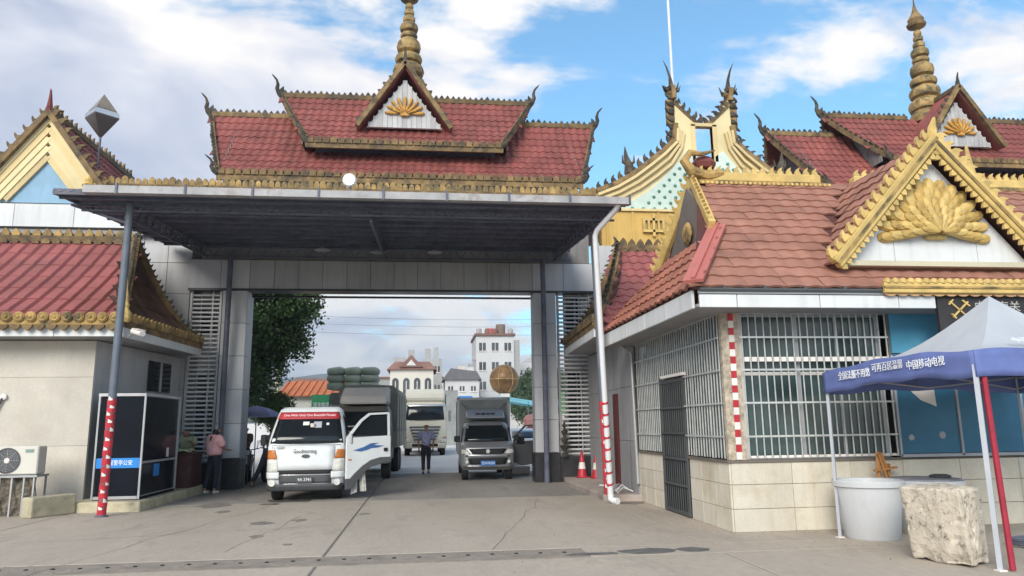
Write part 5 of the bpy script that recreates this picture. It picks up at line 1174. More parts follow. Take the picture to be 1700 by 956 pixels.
fc = MB().tube([(.1, .25, 1.62), (.1, .24, 1.70)], .05, 8).build('dashboard_ornament', m_whitep, WT, local=True)
cab.front('front_panel', m_carwhite, WT, -.62, .62, .68, 1.20, .014, th=.02)
cab.front('grille', m_black, WT, -.60, .60, .60, .665, .02); cab.front('chrome_strip', m_chrome, WT, -.60, .60, .56, .585, .03)
cab.front('lower_grille', m_plastic, WT, -.56, .56, .40, .56, .02); cab.front('chrome_strip', m_chrome, WT, -.56, .56, .37, .39, .035)
bp = cab.front('bumper', m_plastic, WT, -.82, .82, .24, .37, .05, nx=14, th=.05)
cab.front('bumper_corner', m_carwhite, WT, -.84, -.56, .50, .64, .03, th=.03); cab.front('bumper_corner', m_carwhite, WT, .56, .84, .50, .64, .03, th=.03)
for s in (-1, 1):
    hl_ = cab.front('headlight', m_lamp, WT, min(s*.84, s*.58), max(s*.84, s*.58), .65, .92, .022, min(s*.84, s*.62), max(s*.84, s*.62), th=.02)
    cab.front('turn_lens', m_orange, hl_, min(s*.84, s*.62), max(s*.84, s*.62), .92, 1.12, .022, min(s*.83, s*.68), max(s*.83, s*.68), th=.02)
    MB().lathe([(.075, 0), (.07, .012), (.03, .015)], n=14, Mt=Matrix.Translation((s*.70, -.05, .41)) @ Matrix.Rotation(R(90), 4, 'X')).build('fog_lamp', m_lamp, WT, local=True)
    cab.side('side_window', m_glassdark, WT, s, .42, 1.40, 1.30, 1.88, .01, .66, 1.36)
lbox('number_plate', m_plastic, WT, -.17, .17, -.10, -.085, .41, .54); ltext("9A 3741", .09, m_letter, WT, 0, -.101, .475, .28)
cab.front('windscreen_sticker', m_whitep, WT, -.12, .02, 1.66, 1.74, .03)
cab.front('windscreen_sticker', m_tentw, WT, .12, .30, 1.60, 1.74, .03)
cab.front('windscreen_sticker', m_whitep, WT, .40, .46, 1.66, 1.71, .03)
cab.front('panel_seam', m_black, WT, -.84, .84, 1.215, 1.223, .012, nx=14, th=.002)
cab.front('panel_seam', m_black, WT, -.60, .60, .668, .674, .032, nx=10, th=.002)
for s in (-1, 1): cab.side('door_seam', m_black, WT, s, .36, .368, .45, 1.3, .006)
em2 = MB().lathe([(.09, 0), (.085, .01)], n=18, Mt=Matrix.Translation((0, -.035, .98)) @ Matrix.Rotation(R(90), 4, 'X') @ Matrix.Diagonal((1, .45, 1, 1))).build('oval_emblem', m_plastic, WT, local=True)
ltext("Goodmorning", .13, m_black, WT, -.02, -.036, 1.09, .50); ltext("BONGO", .07, m_plastic, WT, -.60, -.0, 1.17, .26)
for s in (-1, 1):
    mr_ = lbox('mirror', m_black if s < 0 else m_chrome, WT, s*.95-.06, s*.95+.06, .12, .18, 1.22, 1.46, bevel=.02); MB().tube([(s*.84, .25, 1.3), (s*.95, .15, 1.4)], .014, 5).build('mirror_arm', m_black, WT, local=True)
# open door on the right of the picture, hinged at the front pillar
DR = bpy.data.objects.new('open_door', None)
dpar = WT; ang = R(-62)
DM = mw(WT) @ Matrix.Translation((.87, .10, 0)) @ Matrix.Rotation(ang, 4, 'Z')
dm = MB()
outl = [(0, .58), (0, 1.26), (.16, 1.40), (.36, 1.74), (.56, 1.92), (1.08, 1.94), (1.10, 1.2), (1.10, .66), (.72, .70), (.52, .62), (.36, .46), (.22, .36), (.1, .34), (0, .40)]
winp = [(.12, 1.40), (.38, 1.70), (.58, 1.86), (1.02, 1.88), (1.04, 1.40)]
lower = [(0, .45), (0, 1.36), (1.12, 1.40), (1.12, .90), (.85, .90), (.6, .84), (.4, .72), (.2, .55), (.1, .45)]
fd_ = lambda p, t: V((t, p[0], p[1]))
d0 = MB().prism(lower, -.04, .02, fd_).mesh('open_door', m_carwhite, bevel=.012); do = link('open_door', d0, WT, DM)
fr_ = MB(); path = [(.03, 1.36), (.15, 1.50), (.36, 1.75), (.57, 1.90), (1.05, 1.92), (1.07, 1.40)]
for p, q in zip(path, path[1:]): fr_.bar((-.01, p[0], p[1]), (-.01, q[0], q[1]), .045, .07, upv=(1, 0, 0))
link('window_frame', fr_.mesh('window_frame', m_carwhite), do, DM)
link('window_pane', MB().prism(winp, -.012, -.008, fd_).mesh('window_pane', m_glassdark), do, DM)
link('arch_trim', MB().prism([(0, .46), (.1, .46), (.2, .56), (.4, .73), (.6, .85), (.85, .91), (1.13, .91), (1.13, .78), (.85, .76), (.62, .70), (.42, .56), (.25, .36), (.1, .22), (0, .22)], -.05, .035, fd_).mesh('arch_trim', m_plastic, bevel=.01), do, DM)
sw = MB().prism([(.16, 1.08), (.42, 1.15), (.60, 1.23), (.80, 1.24), (.68, 1.19), (.95, 1.17), (.78, 1.13), (.62, 1.12), (.5, 1.08), (.36, 1.05)], .021, .026, fd_).mesh('blue_swoosh', pm('blue_decal', (.05, .13, .32), .4)); link('blue_swoosh', sw, do, DM)
link('door_handle', MB().box(.02, .05, .93, 1.03, 1.04, 1.12).mesh('door_handle', m_black, bevel=.01), do, DM)
link('amber_marker', MB().box(.02, .03, .05, .13, .86, .89).mesh('amber_marker', m_orange), do, DM)
step = MB().prism([(1.02, .62), (1.14, .70), (1.12, .15), (.98, .10)], .30, .33).build('step_panel', pm('scuffed_plastic', (.45, .45, .43), .6, var=.4, scale=9), WT, local=True)
bag = MB().grid(lambda u, v: V((1.20+.13*u+(-.05)*v, .36+.02*math.sin(u*9), .16+.5*v)), 8, 6).build('door_bag', pm('pale_bag_cloth', (.5, .5, .46), .9, var=.4, scale=12), WT, local=True, solid=.02)
# bed behind the cab
lbox('load_bed', m_cardark, WT, -.82, .82, 1.62, 4.5, .72, 1.28, bevel=.02); underbody(WT, .62, .3, 4.4, .38, .7)
for (x, y) in ((-.66, .62), (.66, .62), (-.66, 3.5), (.66, 3.5)): wheel(WT, x, y, .33, .22, m_alu)
# --- tarpaulin lorry behind
TT = thing('tarpaulin_truck', 'grey tarpaulin-covered lorry with white roof deflector behind the white truck', 'truck', (-1.93, 23.6, 0), R(-2))
c2 = Cab([(.5, .80, .05, 1.6, .1), (.7, .86, 0, 1.6, .12), (1.2, .87, 0, 1.6, .12), (1.6, .86, .04, 1.6, .12), (2.1, .82, .22, 1.55, .14), (2.24, .76, .35, 1.5, .16)], .05)
c2.body(pm('brown_grey_cab_paint', (.13, .12, .11), .4), TT); c2.front('windscreen', m_glassdark, TT, -.78, .78, 1.5, 2.08, .012, -.74, .74)
c2.front('headlight', m_lamp, TT, -.8, -.55, .85, 1.02, .02); c2.front('headlight', m_lamp, TT, .55, .8, .85, 1.02, .02); c2.front('bumper', m_carwhite, TT, -.84, .84, .5, .72, .05, nx=12, th=.05)
MB().prism([(.12, 2.32), (.30, 2.56), (.95, 2.86), (1.3, 2.86), (1.3, 2.28)], -.70, .78, lambda p, t: V((t, p[0], p[1]))).build('roof_deflector', m_whitep, TT, local=True, bevel=.06)
def boxbody(t, w, y0, y1, z0, z1, mat, arch=.0, name='cargo_cover'):
    def sec(y): return [(-w, y, z0), (-w, y, z1-.12), (-w+.10, y, z1-.02+arch*.5), (0, y, z1+arch), (w-.10, y, z1-.02+arch*.5), (w, y, z1-.12), (w, y, z0)]
    b = MB(); ns_ = 8; rows = [sec(y0+(y1-y0)*k/ns_) for k in range(ns_+1)]; n = 7; vs = []
    for k, rw in enumerate(rows):
        for (x, y, z) in rw: vs.append((x*(1-.015*(k % 2)), y, z-.02*(k % 2) if z > z0 else z))
    fs = [(k*n+i, k*n+(i+1) % n, (k+1)*n+(i+1) % n, (k+1)*n+i) for k in range(ns_) for i in range(n)] + [tuple(range(n)), tuple(ns_*n+i for i in range(n))[::-1]]
    return b.add(vs, fs).build(name, mat, t, local=True)
boxbody(TT, .94, 1.65, 7.0, .95, 2.95, m_tarp, .05)
lbox('side_board', pm('tan_side_board', (.38, .33, .26), .7, var=.2), TT, -.97, .97, 1.64, 7.02, .92, 1.45); lbox('side_board', m_cardark, TT, -.96, .96, 1.63, 7.03, 1.47, 1.52)
lbox('side_sheet', pm('tan_side_sheet', (.46, .42, .33), .8, var=.15, streak=.3), TT, .945, .96, 1.72, 6.95, 1.53, 2.78)
for k in range(5):
    lbox('rib_post', m_cardark, TT, .94, .985, 1.7+k*1.25, 1.76+k*1.25, .92, 2.7)
underbody(TT, .7, .3, 6.9, .5, .9)
for (x, y) in ((-.72, .75), (.72, .75), (-.72, 4.6), (.72, 4.6), (-.72, 5.6), (.72, 5.6)): wheel(TT, x, y, .42, .26, m_alu)
# --- lorry loaded with sacks
SK = thing('sack_truck', 'lorry piled with rows of grey-green sacks seen above the tarpaulin lorry', 'truck', (-3.25, 33.6, 0), R(0))
c3 = Cab([(.6, 1.0, .05, 1.6, .1), (1.2, 1.05, 0, 1.6, .12), (1.9, 1.03, .05, 1.6, .12), (2.5, .95, .3, 1.55, .14), (2.6, .9, .35, 1.5, .16)], .05); c3.body(m_cargrey, SK); c3.front('windscreen', m_glassdark, SK, -.9, .9, 1.7, 2.4, .012)
boxbody(SK, 1.12, 1.7, 8.0, 1.0, 3.2, m_tarp); underbody(SK, .8, .3, 7.9, .5, .98)
for (x, y) in ((-.9, .8), (.9, .8), (-.9, 6), (.9, 6)): wheel(SK, x, y, .48, .28)
def sack_mesh():
    b = MB(); bm = bmesh.new(); bmesh.ops.create_cube(bm, size=1); bmesh.ops.subdivide_edges(bm, edges=bm.edges[:], cuts=3, use_grid_fill=True)
    for v in bm.verts:
        p = v.co; q = V((p.x*2, p.y*2, p.z*2)); d = (abs(q.x)**3+abs(q.y)**3+abs(q.z)**3)**(1/3); p *= 1/max(d, .6)*1.0
        p.z *= 1+.08*math.sin(p.x*9)
    me = bpy.data.meshes.new('sack'); bm.to_mesh(me); bm.free(); me.materials.append(pm('grey_green_sack_cloth', (.36, .42, .35), .9, var=.25, scale=2, rand=.2, bump=.5, bscale=12)); me.polygons.foreach_set('use_smooth', [True]*len(me.polygons)); return me
sm_ = sack_mesh(); rows_ = ['bottom', 'middle', 'top']; cols_ = ['left', 'middle', 'right']
for r_ in range(3):
    for c_ in range(3):
        o = link('sack', sm_, None, Matrix.Translation((-3.95+c_*.76, 34.3, 3.42+r_*.33)) @ Matrix.Rotation(random.uniform(-.06, .06), 4, 'Y') @ Matrix.Diagonal((.84, 1.1, .40, 1)))
        tag(o, f'grey-green sack, {rows_[r_]} row and {cols_[c_]} column of the pile on the sack lorry', 'sack', 'sacks piled on the lorry')
# --- large cream-white lorry
BT = thing('cream_lorry', 'large cream-white lorry with tall roof fairing waiting in the yard', 'truck', (.05, 41.8, 0), R(0))
c4 = Cab([(.45, 1.10, .05, 2.0, .12), (.6, 1.2, 0, 2.0, .14), (1.2, 1.22, 0, 2.0, .16), (1.8, 1.21, .05, 2.0, .16), (2.3, 1.18, .16, 2.0, .18), (2.75, 1.14, .30, 1.95, .2), (2.95, 1.08, .42, 1.9, .25)], .09)
cw = pm('cream_lorry_paint', (.66, .63, .52), .35, var=.05, rand=0, bump=0, dirt=.2, dirtcol=(.4, .36, .28))
c4.body(cw, BT); c4.front('windscreen', m_glassdark, BT, -1.06, 1.06, 1.95, 2.68, .012, -1.0, 1.0, nx=12); c4.front('wind_visor', m_chrome, BT, -1.05, 1.05, 2.70, 2.80, .05, nx=12, th=.02)
MB().prism([(.5, 2.9), (.35, 3.1), (.5, 3.45), (1.0, 3.68), (2.0, 3.72), (2.0, 2.9)], -1.1, 1.1, lambda p, t: V((t, p[0], p[1]))).build('roof_fairing', cw, BT, local=True, bevel=.08)
for k in range(5): c4.front('grille_bar', m_plastic, BT, -.85+.06*k, .85-.06*k, 1.52-k*.17, 1.60-k*.17, .02, nx=10); c4.front('chrome_strip', m_chrome, BT, -.85+.06*k, .85-.06*k, 1.47-k*.17, 1.50-k*.17, .03, nx=10)
for s in (-1, 1):
    c4.front('headlight', m_lamp, BT, min(s*1.18, s*.84), max(s*1.18, s*.84), .72, .92, .03, th=.02); c4.front('turn_lens', m_orange, BT, min(s*1.18, s*1.0), max(s*1.18, s*1.0), .94, 1.0, .03)
    lbox('mirror', m_cardark, BT, s*1.36-.08, s*1.36+.08, .1, .18, 1.85, 2.45, bevel=.02)
c4.front('bumper', cw, BT, -1.16, 1.16, .42, .68, .06, nx=12, th=.06); c4.front('lower_skirt', m_black, BT, -.7, .7, .5, .66, .1)
boxbody(BT, 1.22, 2.2, 10, 1.0, 3.5, m_tarp, .1); underbody(BT, .8, .3, 9.8, .5, .98); lbox('side_rail', m_cardark, BT, 1.2, 1.27, 2.3, 9.8, .9, 1.05)
for (x, y) in ((-.98, 1.2), (.98, 1.2), (-.98, 6.5), (.98, 6.5), (-.98, 7.9), (.98, 7.9)): wheel(BT, x, y, .5, .3)
# --- small grey box truck at the right pillar
GT = thing('grey_box_truck', 'small silver-grey box truck with blue number plate beside the right gate pillar', 'truck', (1.88, 22.35, 0), R(-1.0))
c5 = Cab([(.30, .72, .12, 1.9, .12), (.42, .80, .0, 1.95, .16), (.75, .82, -.02, 1.95, .2), (.95, .81, .05, 1.95, .2), (1.06, .79, .24, 1.95, .2), (1.12, .77, .46, 1.95, .18), (1.55, .70, .78, 1.9, .16), (1.68, .64, .92, 1.85, .2), (1.73, .5, 1.05, 1.75, .2)], .10)
c5.body(m_cargrey, GT)
c5.front('windscreen', m_glassdark, GT, -.68, .68, 1.13, 1.60, .014, -.60, .60, nx=12)
c5.front('upper_grille', m_black, GT, -.46, .46, .78, .92, .02, -.56, .56); c5.front('lower_grille', m_black, GT, -.52, .52, .48, .66, .02, -.60, .60); c5.front('chrome_strip', m_chrome, GT, -.66, .66, .69, .75, .03, nx=12)
c5.front('bumper_bar', m_chrome, GT, -.68, .68, .38, .44, .04, nx=12); MB().lathe([(.07, 0), (.06, .02)], n=12, Mt=Matrix.Translation((0, -.05, .85)) @ Matrix.Rotation(R(90), 4, 'X')).build('round_emblem', m_chrome, GT, local=True)
for s in (-1, 1):
    c5.front('headlight', m_lamp, GT, min(s*.79, s*.50), max(s*.79, s*.50), .78, .90, .02, min(s*.79, s*.60), max(s*.79, s*.60)); MB().lathe([(.05, 0), (.045, .02)], n=10, Mt=Matrix.Translation((s*.62, -.04, .55)) @ Matrix.Rotation(R(90), 4, 'X')).build('fog_lamp', m_lamp, GT, local=True)
    lbox('mirror', m_black, GT, s*.90-.09, s*.90+.09, .42, .5, 1.12, 1.3, bevel=.03)
    c5.side('side_window', m_glassdark, GT, s, .70, 1.4, 1.12, 1.55, .01, .9, 1.4)
npl = lbox('number_plate', pm('blue_number_plate', (.03, .14, .42), .4), GT, -.22, .22, -.10, -.085, .44, .58); ltext("云N·F6258", .10, m_letter, GT, 0, -.101, .51, .38)
lbox('cargo_box', m_cardark, GT, -.82, .82, 1.98, 4.9, .70, 2.46, bevel=.02)
for (a, b) in ((-.86, -.78), (.78, .86)): lbox('box_frame', m_cargrey, GT, a, b, 1.95, 2.02, .7, 2.50)
lbox('box_frame', m_cargrey, GT, -.86, .86, 1.95, 2.02, 2.42, 2.50)
df = MB().prism([(.86, 1.84), (1.5, 2.10), (1.7, 2.14), (1.7, 1.9), (1.1, 1.78)], -.60, .60, lambda p, t: V((t, p[0], p[1]))).build('roof_deflector', m_cargrey, GT, local=True, bevel=.04)
dt_ = text("货运快车", .16, m_black, df, mw(GT) @ Matrix.Translation((0, 1.13, 1.96)) @ Matrix.Rotation(R(-67), 4, 'X') @ FACE, .62)
for s in (-1, 1): MB().bar((s*.70, 1.9, 2.3), (s*.5, 1.6, 2.12), .03).build('deflector_stay', m_cargrey, GT, local=True)
underbody(GT, .6, .3, 4.8, .3, .68)
for (x, y) in ((-.66, .62), (.66, .62), (-.66, 3.9), (.66, 3.9)): wheel(GT, x, y, .29, .19)
GM = mw(GT) @ Matrix.Translation((.82, .62, 0)) @ Matrix.Rotation(R(-72), 4, 'Z')
gd_ = link('open_door', MB().prism([(0, .50), (0, 1.10), (.95, 1.14), (.97, .46), (.3, .38)], -.04, .02, fd_).mesh('open_door', m_plastic, bevel=.012), GT, GM)
fr_ = MB(); path = [(.02, 1.10), (.18, 1.36), (.42, 1.58), (.9, 1.60), (.94, 1.12)]
for p, q in zip(path, path[1:]): fr_.bar((-.01, p[0], p[1]), (-.01, q[0], q[1]), .045, .06, upv=(1, 0, 0))
link('window_frame', fr_.mesh('window_frame', m_plastic), gd_, GM)
link('mirror', MB().box(.02, .1, .1, .34, 1.05, 1.24).mesh('mirror', m_black, bevel=.02), gd_, GM)
# low white kerb blocks and parked cars beyond
for i, (x, y, w, h, l_) in enumerate(((3.0, 24.6, .9, .28, 'white-painted concrete barrier lying behind the grey truck door'), (3.1, 28.2, 1.2, .42, 'second white barrier further back behind the grey truck'))):
    o = box('concrete_barrier', m_whitep, x-w/2, x+w/2, y, y+.35, 0, h, None, bevel=.04); tag(o, l_, 'barrier')
def car(loc, rz, col, label):
    t = thing('parked_car', label, 'car', loc, rz, group='cars parked in the yard')
    cb_c = Cab([(.25, .74, .1, 4.3, .2), (.45, .86, 0, 4.4, .25), (.75, .88, .02, 4.4, .3), (.95, .84, .3, 4.3, .3), (1.0, .78, 1.1, 4.1, .3), (1.35, .62, 1.9, 3.6, .3), (1.44, .5, 2.2, 3.3, .25)], .12)
    cb_c.body(col, t, 'car_body'); cb_c.front('windscreen', m_glassdark, t, -.66, .66, 1.02, 1.34, .01, -.54, .54, nx=10); cb_c.front('grille', m_black, t, -.5, .5, .42, .58, .02)
    for s in (-1, 1): cb_c.front('headlight', m_lamp, t, min(s*.8, s*.5), max(s*.8, s*.5), .62, .74, .02)
    for (x, y) in ((-.78, .85), (.78, .85), (-.78, 3.5), (.78, 3.5)): wheel(t, x, y, .31, .2)
car((4.75, 33.0, 0), R(4), m_carwhite, 'white car parked in the yard just left of the right gate pillar')
car((5.9, 44.0, 0), R(-3), m_carwhite, 'smaller white car farther back by the green sign')
# blue-canopied vehicles and stalls at the back
ST = thing('market_stall', 'stall with turquoise sheet awning in the yard behind the box truck', 'stall', (6.2, 52, 0))
MB().grid(lambda u, v: V((4.6+5*u, 50+3*v, 3.15+.35*math.sin(PI*v)+.08*math.sin(u*8)-.3*u)), 12, 5).build('awning', pm('turquoise_sheet', (.17, .44, .50), .7, var=.2), ST, solid=.04)
for x in (4.7, 7, 9.5): MB().tube([(x, 50.2, 0), (x, 50.2, 3.1)], .05, 6).build('post', m_slate, ST)
S2 = thing('cargo_stack', 'heap of pink and brown bundles stacked beside the turquoise stall', 'bundle heap', (7.4, 46, 0))
for k in range(9):
    c_ = [(.45, .22, .2), (.30, .17, .12), (.5, .4, .36)][k % 3]
    MB().lathe([(.2, 0), (.55, .15), (.6, .5), (.4, .75), (.1, .8)], (6.6+(k % 3)*.95, 45.5+.2*(k % 2), (k//3)*.72), 8).build('bundle', pm(f'bundle_cloth_{"abc"[k%3]}', c_, .9, var=.3), S2)
GSN = box('green_sign', pm('pale_green_sign', (.22, .50, .20), .5), 7.32, 7.85, 40, 40.08, 2.15, 3.35); tag(GSN, 'upright pale green sign in front of the trees by the right pillar', 'sign')
MB().tube([(7.6, 40.04, -.0), (7.6, 40.04, 2.16)], .05, 6).build('post', m_slate, GSN)
# ------------------------------------------------------------------ people
def skin_mesh(name, mat, chains, parent, sub=2, root=0):
    """chains: list of [(pos, radius)...]; chains share vertices given by the same key position"""
    vs, es, rs, idx = [], [], [], {}
    for ch in chains:
        prev = None
        for p, r in ch:
            k = tuple(round(c, 4) for c in p)
            if k not in idx: idx[k] = len(vs); vs.append(k); rs.append(r)
            if prev is not None and prev != idx[k]: es.append((prev, idx[k]))
            prev = idx[k]
    me = bpy.data.meshes.new(name); me.from_pydata(vs, es, []); me.materials.append(mat)
    o = link(name, me, parent)
    md = o.modifiers.new('skin', 'SKIN'); md.use_smooth_shade = True
    sv = me.skin_vertices[0].data
    for i, r in enumerate(rs): sv[i].radius = (r, r) if not isinstance(r, tuple) else r
    sv[root].use_root = True
    s = o.modifiers.new('sub', 'SUBSURF'); s.levels = sub; s.render_levels = sub
    bpy.context.view_layer.update(); dg = bpy.context.evaluated_depsgraph_get()
    m2 = bpy.data.meshes.new_from_object(o.evaluated_get(dg)); o.modifiers.clear(); o.data = m2; m2.name = name
    if len(m2.materials) == 0: m2.materials.append(mat)
    return o
def person(loc, rz, label, J, shirt, trousers, hairlen=.0, short=True, shoe=m_whitep, scale=1.0, hairmat=m_hair, loose=1.0):
    """local frame: facing -Y. J = joints"""
    t = thing('person', label, 'person', loc, rz); t.scale = (1, 1, 1)
    P = {k: V(v)*scale for k, v in J.items()}
    pel, chs, nk, hd = P['pelvis'], P['chest'], P['neck'], P['head']
    def mid(a, b, f=.5): return a.lerp(b, f)
    body = [[(pel, .12), (mid(pel, chs), .105), (chs, .12), (nk, .052), (mid(nk, hd, .45), .055), (hd, .088), (hd+V((0, -.005, .075)), .075)]]
    for s in ('l', 'r'):
        body.append([(chs, .12), (P['sh'+s], .06), (mid(P['sh'+s], P['el'+s]), .043), (P['el'+s], .036), (P['wr'+s], .025), (P['ha'+s], .03)])
        d = (P['ha'+s]-P['wr'+s]).normalized(); side = d.cross(V((0, 0, 1)));
        side = side.normalized() if side.length > .1 else V((1, 0, 0))
        for q, ln in ((-.022, .07), (-.007, .085), (.008, .082), (.022, .065)):
            a = P['ha'+s]; body.append([(a, .03), (a+side*q*1.1+d*.035, .010), (a+side*q*1.2+d*(.035+ln*.5)+V((0, -.006, 0)), .009), (a+side*q*1.2+d*(.035+ln*.9)+V((0, -.018, 0)), .007)])
        body.append([(P['wr'+s], .025), (P['wr'+s]+d*.03+V((0, -.035, 0)), .011), (P['wr'+s]+d*.075+V((0, -.048, 0)), .009)])
        body.append([(pel, .12), (P['hip'+s], .085), (P['kn'+s], .052), (P['an'+s], .036), (P['an'+s]+V((0, -.05, -.035)), .036), (P['to'+s], .028)])
    b = skin_mesh('body', m_skin, body, t, 1)
    sh = [[(pel+V((0, 0, -.02)), loose*.17), (mid(pel, chs), loose*.16), (chs, loose*.165), (mid(chs, nk, .75), .09)]]
    for s in ('l', 'r'):
        e_ = mid(P['sh'+s], P['el'+s], .85 if short else 1.0); c = [(chs, loose*.165), (P['sh'+s]+V((0, 0, .0)), loose*.09), (e_, loose*.08)]
        if not short: c += [(mid(P['el'+s], P['wr'+s], .9), .042)]
        sh.append(c)
    skin_mesh('shirt', shirt, sh, t, 2)
    tr = [[(pel+V((0, 0, .10)), .135), (pel, .14)]]
    for s in ('l', 'r'): tr.append([(pel, .14), (P['hip'+s], .105), (mid(P['hip'+s], P['kn'+s]), .092), (P['kn'+s], .075), (mid(P['kn'+s], P['an'+s]), .068), (P['an'+s]+V((0, 0, .03)), .062)])
    skin_mesh('trousers', trousers, tr, t, 2)
    for s in ('l', 'r'):
        a = P['an'+s]; f = (P['to'+s]-a); skin_mesh('shoe', shoe, [[(a+V((0, .03, -.055)), .042), (a+V((0, -.02, -.045)), .045), (V((P['to'+s].x, P['to'+s].y, a.z-.06)), .036)]], t, 2)
    hr = [[(hd+V((0, .02, .06)), .095), (hd+V((0, .03, .0)), .088)]]
    if hairlen: hr[0] += [(hd+V((0, .06, -.10)), .07), (nk+V((0, .09, -.05)), .06), (nk+V((0, .12, -hairlen)), .03)]
    skin_mesh('hair', hairmat, hr, t, 2)
    # face: nose, eyes, mouth, ears
    MB().prism([(-.012, 0), (.012, 0), (0, .045)], 0, .022, lambda p, q: hd+V((p[0], -.085-q, p[1]-.0))).build('nose', m_skin, b, local=True)
    for s in (-1, 1):
        MB().lathe([(.010, 0), (.008, .006)], n=8, Mt=Matrix.Translation(hd+V((s*.032, -.088, .045))) @ Matrix.Rotation(R(90), 4, 'X')).build('eye', m_hair, b, local=True)
        MB().lathe([(.026, 0), (.02, .018)], n=8, Mt=Matrix.Translation(hd+V((s*.082, 0, .02))) @ Matrix.Rotation(R(s*90), 4, 'Y')).build('ear', m_skin, b, local=True)
    box('mouth', pm('lips', (.25, .09, .08), .6), hd.x-.022, hd.x+.022, hd.y-.09, hd.y-.082, hd.z-.038, hd.z-.028, b, local=True)
    return t
stand = dict(pelvis=(0, 0, .93), chest=(0, 0, 1.27), neck=(0, .0, 1.44), head=(0, -.01, 1.56), shl=(-.19, 0, 1.37), shr=(.19, 0, 1.37), ell=(-.24, .02, 1.10), elr=(.24, .02, 1.10),
    wrl=(-.24, -.05, .87), wrr=(.24, -.05, .87), hal=(-.24, -.07, .80), har=(.24, -.07, .80), hipl=(-.09, 0, .88), hipr=(.09, 0, .88), knl=(-.10, -.02, .49), knr=(.10, -.02, .49),
    anl=(-.10, .02, .09), anr=(.10, .02, .09), tol=(-.11, -.13, .035), tor=(.11, -.13, .035))
# woman in pink at the counter, seen from behind and the side, forearm reaching to the pillar side
w = dict(stand); w.update(elr=(.28, -.10, 1.12), wrr=(.22, -.32, 1.13), har=(.21, -.40, 1.14), ell=(-.22, -.12, 1.12), wrl=(-.10, -.34, 1.08), hal=(-.07, -.42, 1.07), head=(0, -.05, 1.55), knr=(.13, .05, .49), anr=(.15, .12, .09), tor=(.17, -.03, .035))
person((-5.32, 20.1, 0), R(140), 'woman in a loose pink shirt and dark trousers standing by the left gate pillar', w, m_pink, m_navy, hairlen=.22, scale=.99, loose=1.3)
# man in a purple-blue patterned shirt walking away
m_ = dict(stand); m_.update(knl=(-.09, -.14, .50), anl=(-.09, -.02, .11), tol=(-.09, -.17, .05), knr=(.09, .02, .49), anr=(.09, .12, .10), tor=(.09, -.02, .035), head=(0, -.06, 1.58), neck=(0, -.01, 1.46), elr=(.26, .0, 1.12), ell=(-.26, .0, 1.12), wrl=(-.24, -.1, .90), hal=(-.23, -.13, .83))
person((.07, 26.0, 0), R(180), 'man in a purple-blue patterned shirt walking away through the gate with head bowed', m_, m_purple, m_navy, shoe=m_black)
# person in dark trousers leaning at the nose of the white truck, one leg stretched back
l_ = dict(stand); l_.update(pelvis=(.42, -.10, .98), chest=(.72, -.12, 1.12), neck=(.86, -.12, 1.26), head=(.95, -.14, 1.34), shl=(.70, -.30, 1.18), shr=(.72, .08, 1.18), ell=(.92, -.34, 1.0), elr=(.92, .10, 1.0), wrl=(1.05, -.34, 1.0), wrr=(1.05, .08, 1.0), hal=(1.10, -.34, 1.0), har=(1.10, .08, 1.0),
    hipl=(.36, -.18, .92), hipr=(.36, -.02, .92), knl=(.22, -.2, .52), anl=(.02, -.2, .11), tol=(.12, -.26, .04), knr=(.52, .0, .5), anr=(.48, .02, .09), tor=(.6, -.04, .035))
person((-4.72, 21.9, 0), R(0), 'person in dark blue trousers leaning behind the white truck with one leg stretched back', l_, pm('dark_jacket', (.03, .035, .06), .8), m_navy, shoe=m_hair)
# attendant bent over the counter, grey cap
a_ = dict(stand); a_.update(pelvis=(0, .12, .80), chest=(0, -.02, 1.08), neck=(0, -.1, 1.22), head=(0, -.18, 1.30), shl=(-.19, -.06, 1.15), shr=(.19, -.06, 1.15), ell=(-.26, -.2, .98), elr=(.26, -.2, .98), wrl=(-.2, -.38, 1.10), wrr=(.2, -.38, 1.10), hal=(-.18, -.45, 1.1), har=(.18, -.45, 1.1), hipl=(-.09, .1, .78), hipr=(.09, .1, .78), knl=(-.1, -.05, .45), knr=(.1, -.05, .45))
person((-6.2, 20.78, .2), R(0), 'attendant in pale green shirt and grey cap bending over the dark red counter', a_, pm('pale_green_shirt', (.42, .46, .30), .85, var=.15), m_navy, hairmat=pm('grey_cap_cloth', (.22, .23, .25), .8), shoe=m_black)
# people crowding beside the motorbikes, left of the white truck
q_ = dict(stand); q_.update(elr=(.25, -.15, 1.12), wrr=(.15, -.3, 1.2), har=(.12, -.36, 1.22))
person((-5.72, 25.2, 0), R(-15), 'person in a brown checked top standing between the gate pillar and the motorbikes', q_, pm('brown_check_cloth', (.22, .14, .09), .85, var=.7, scale=18), m_navy, shoe=m_whitep)
person((-5.15, 26.4, 0), R(20), 'person in a pale patterned top under the lavender umbrella', stand, pm('pale_floral_cloth', (.42, .38, .34), .85, var=.6, scale=18), m_navy, scale=.97)
# umbrella
UM = thing('parasol', 'lavender parasol above the people beside the left gate pillar', 'umbrella', (-5.75, 27.2, 0))
MB().lathe([(.86, 0), (.7, .16), (.4, .30), (.02, .38)], (-5.85, 27.2, 2.0), 8).build('canopy', pm('lavender_cloth', (.30, .31, .52), .8, var=.15), UM); MB().tube([(-5.85, 27.2, .0), (-5.85, 27.2, 2.42)], .02, 6).build('pole', m_alu, UM)
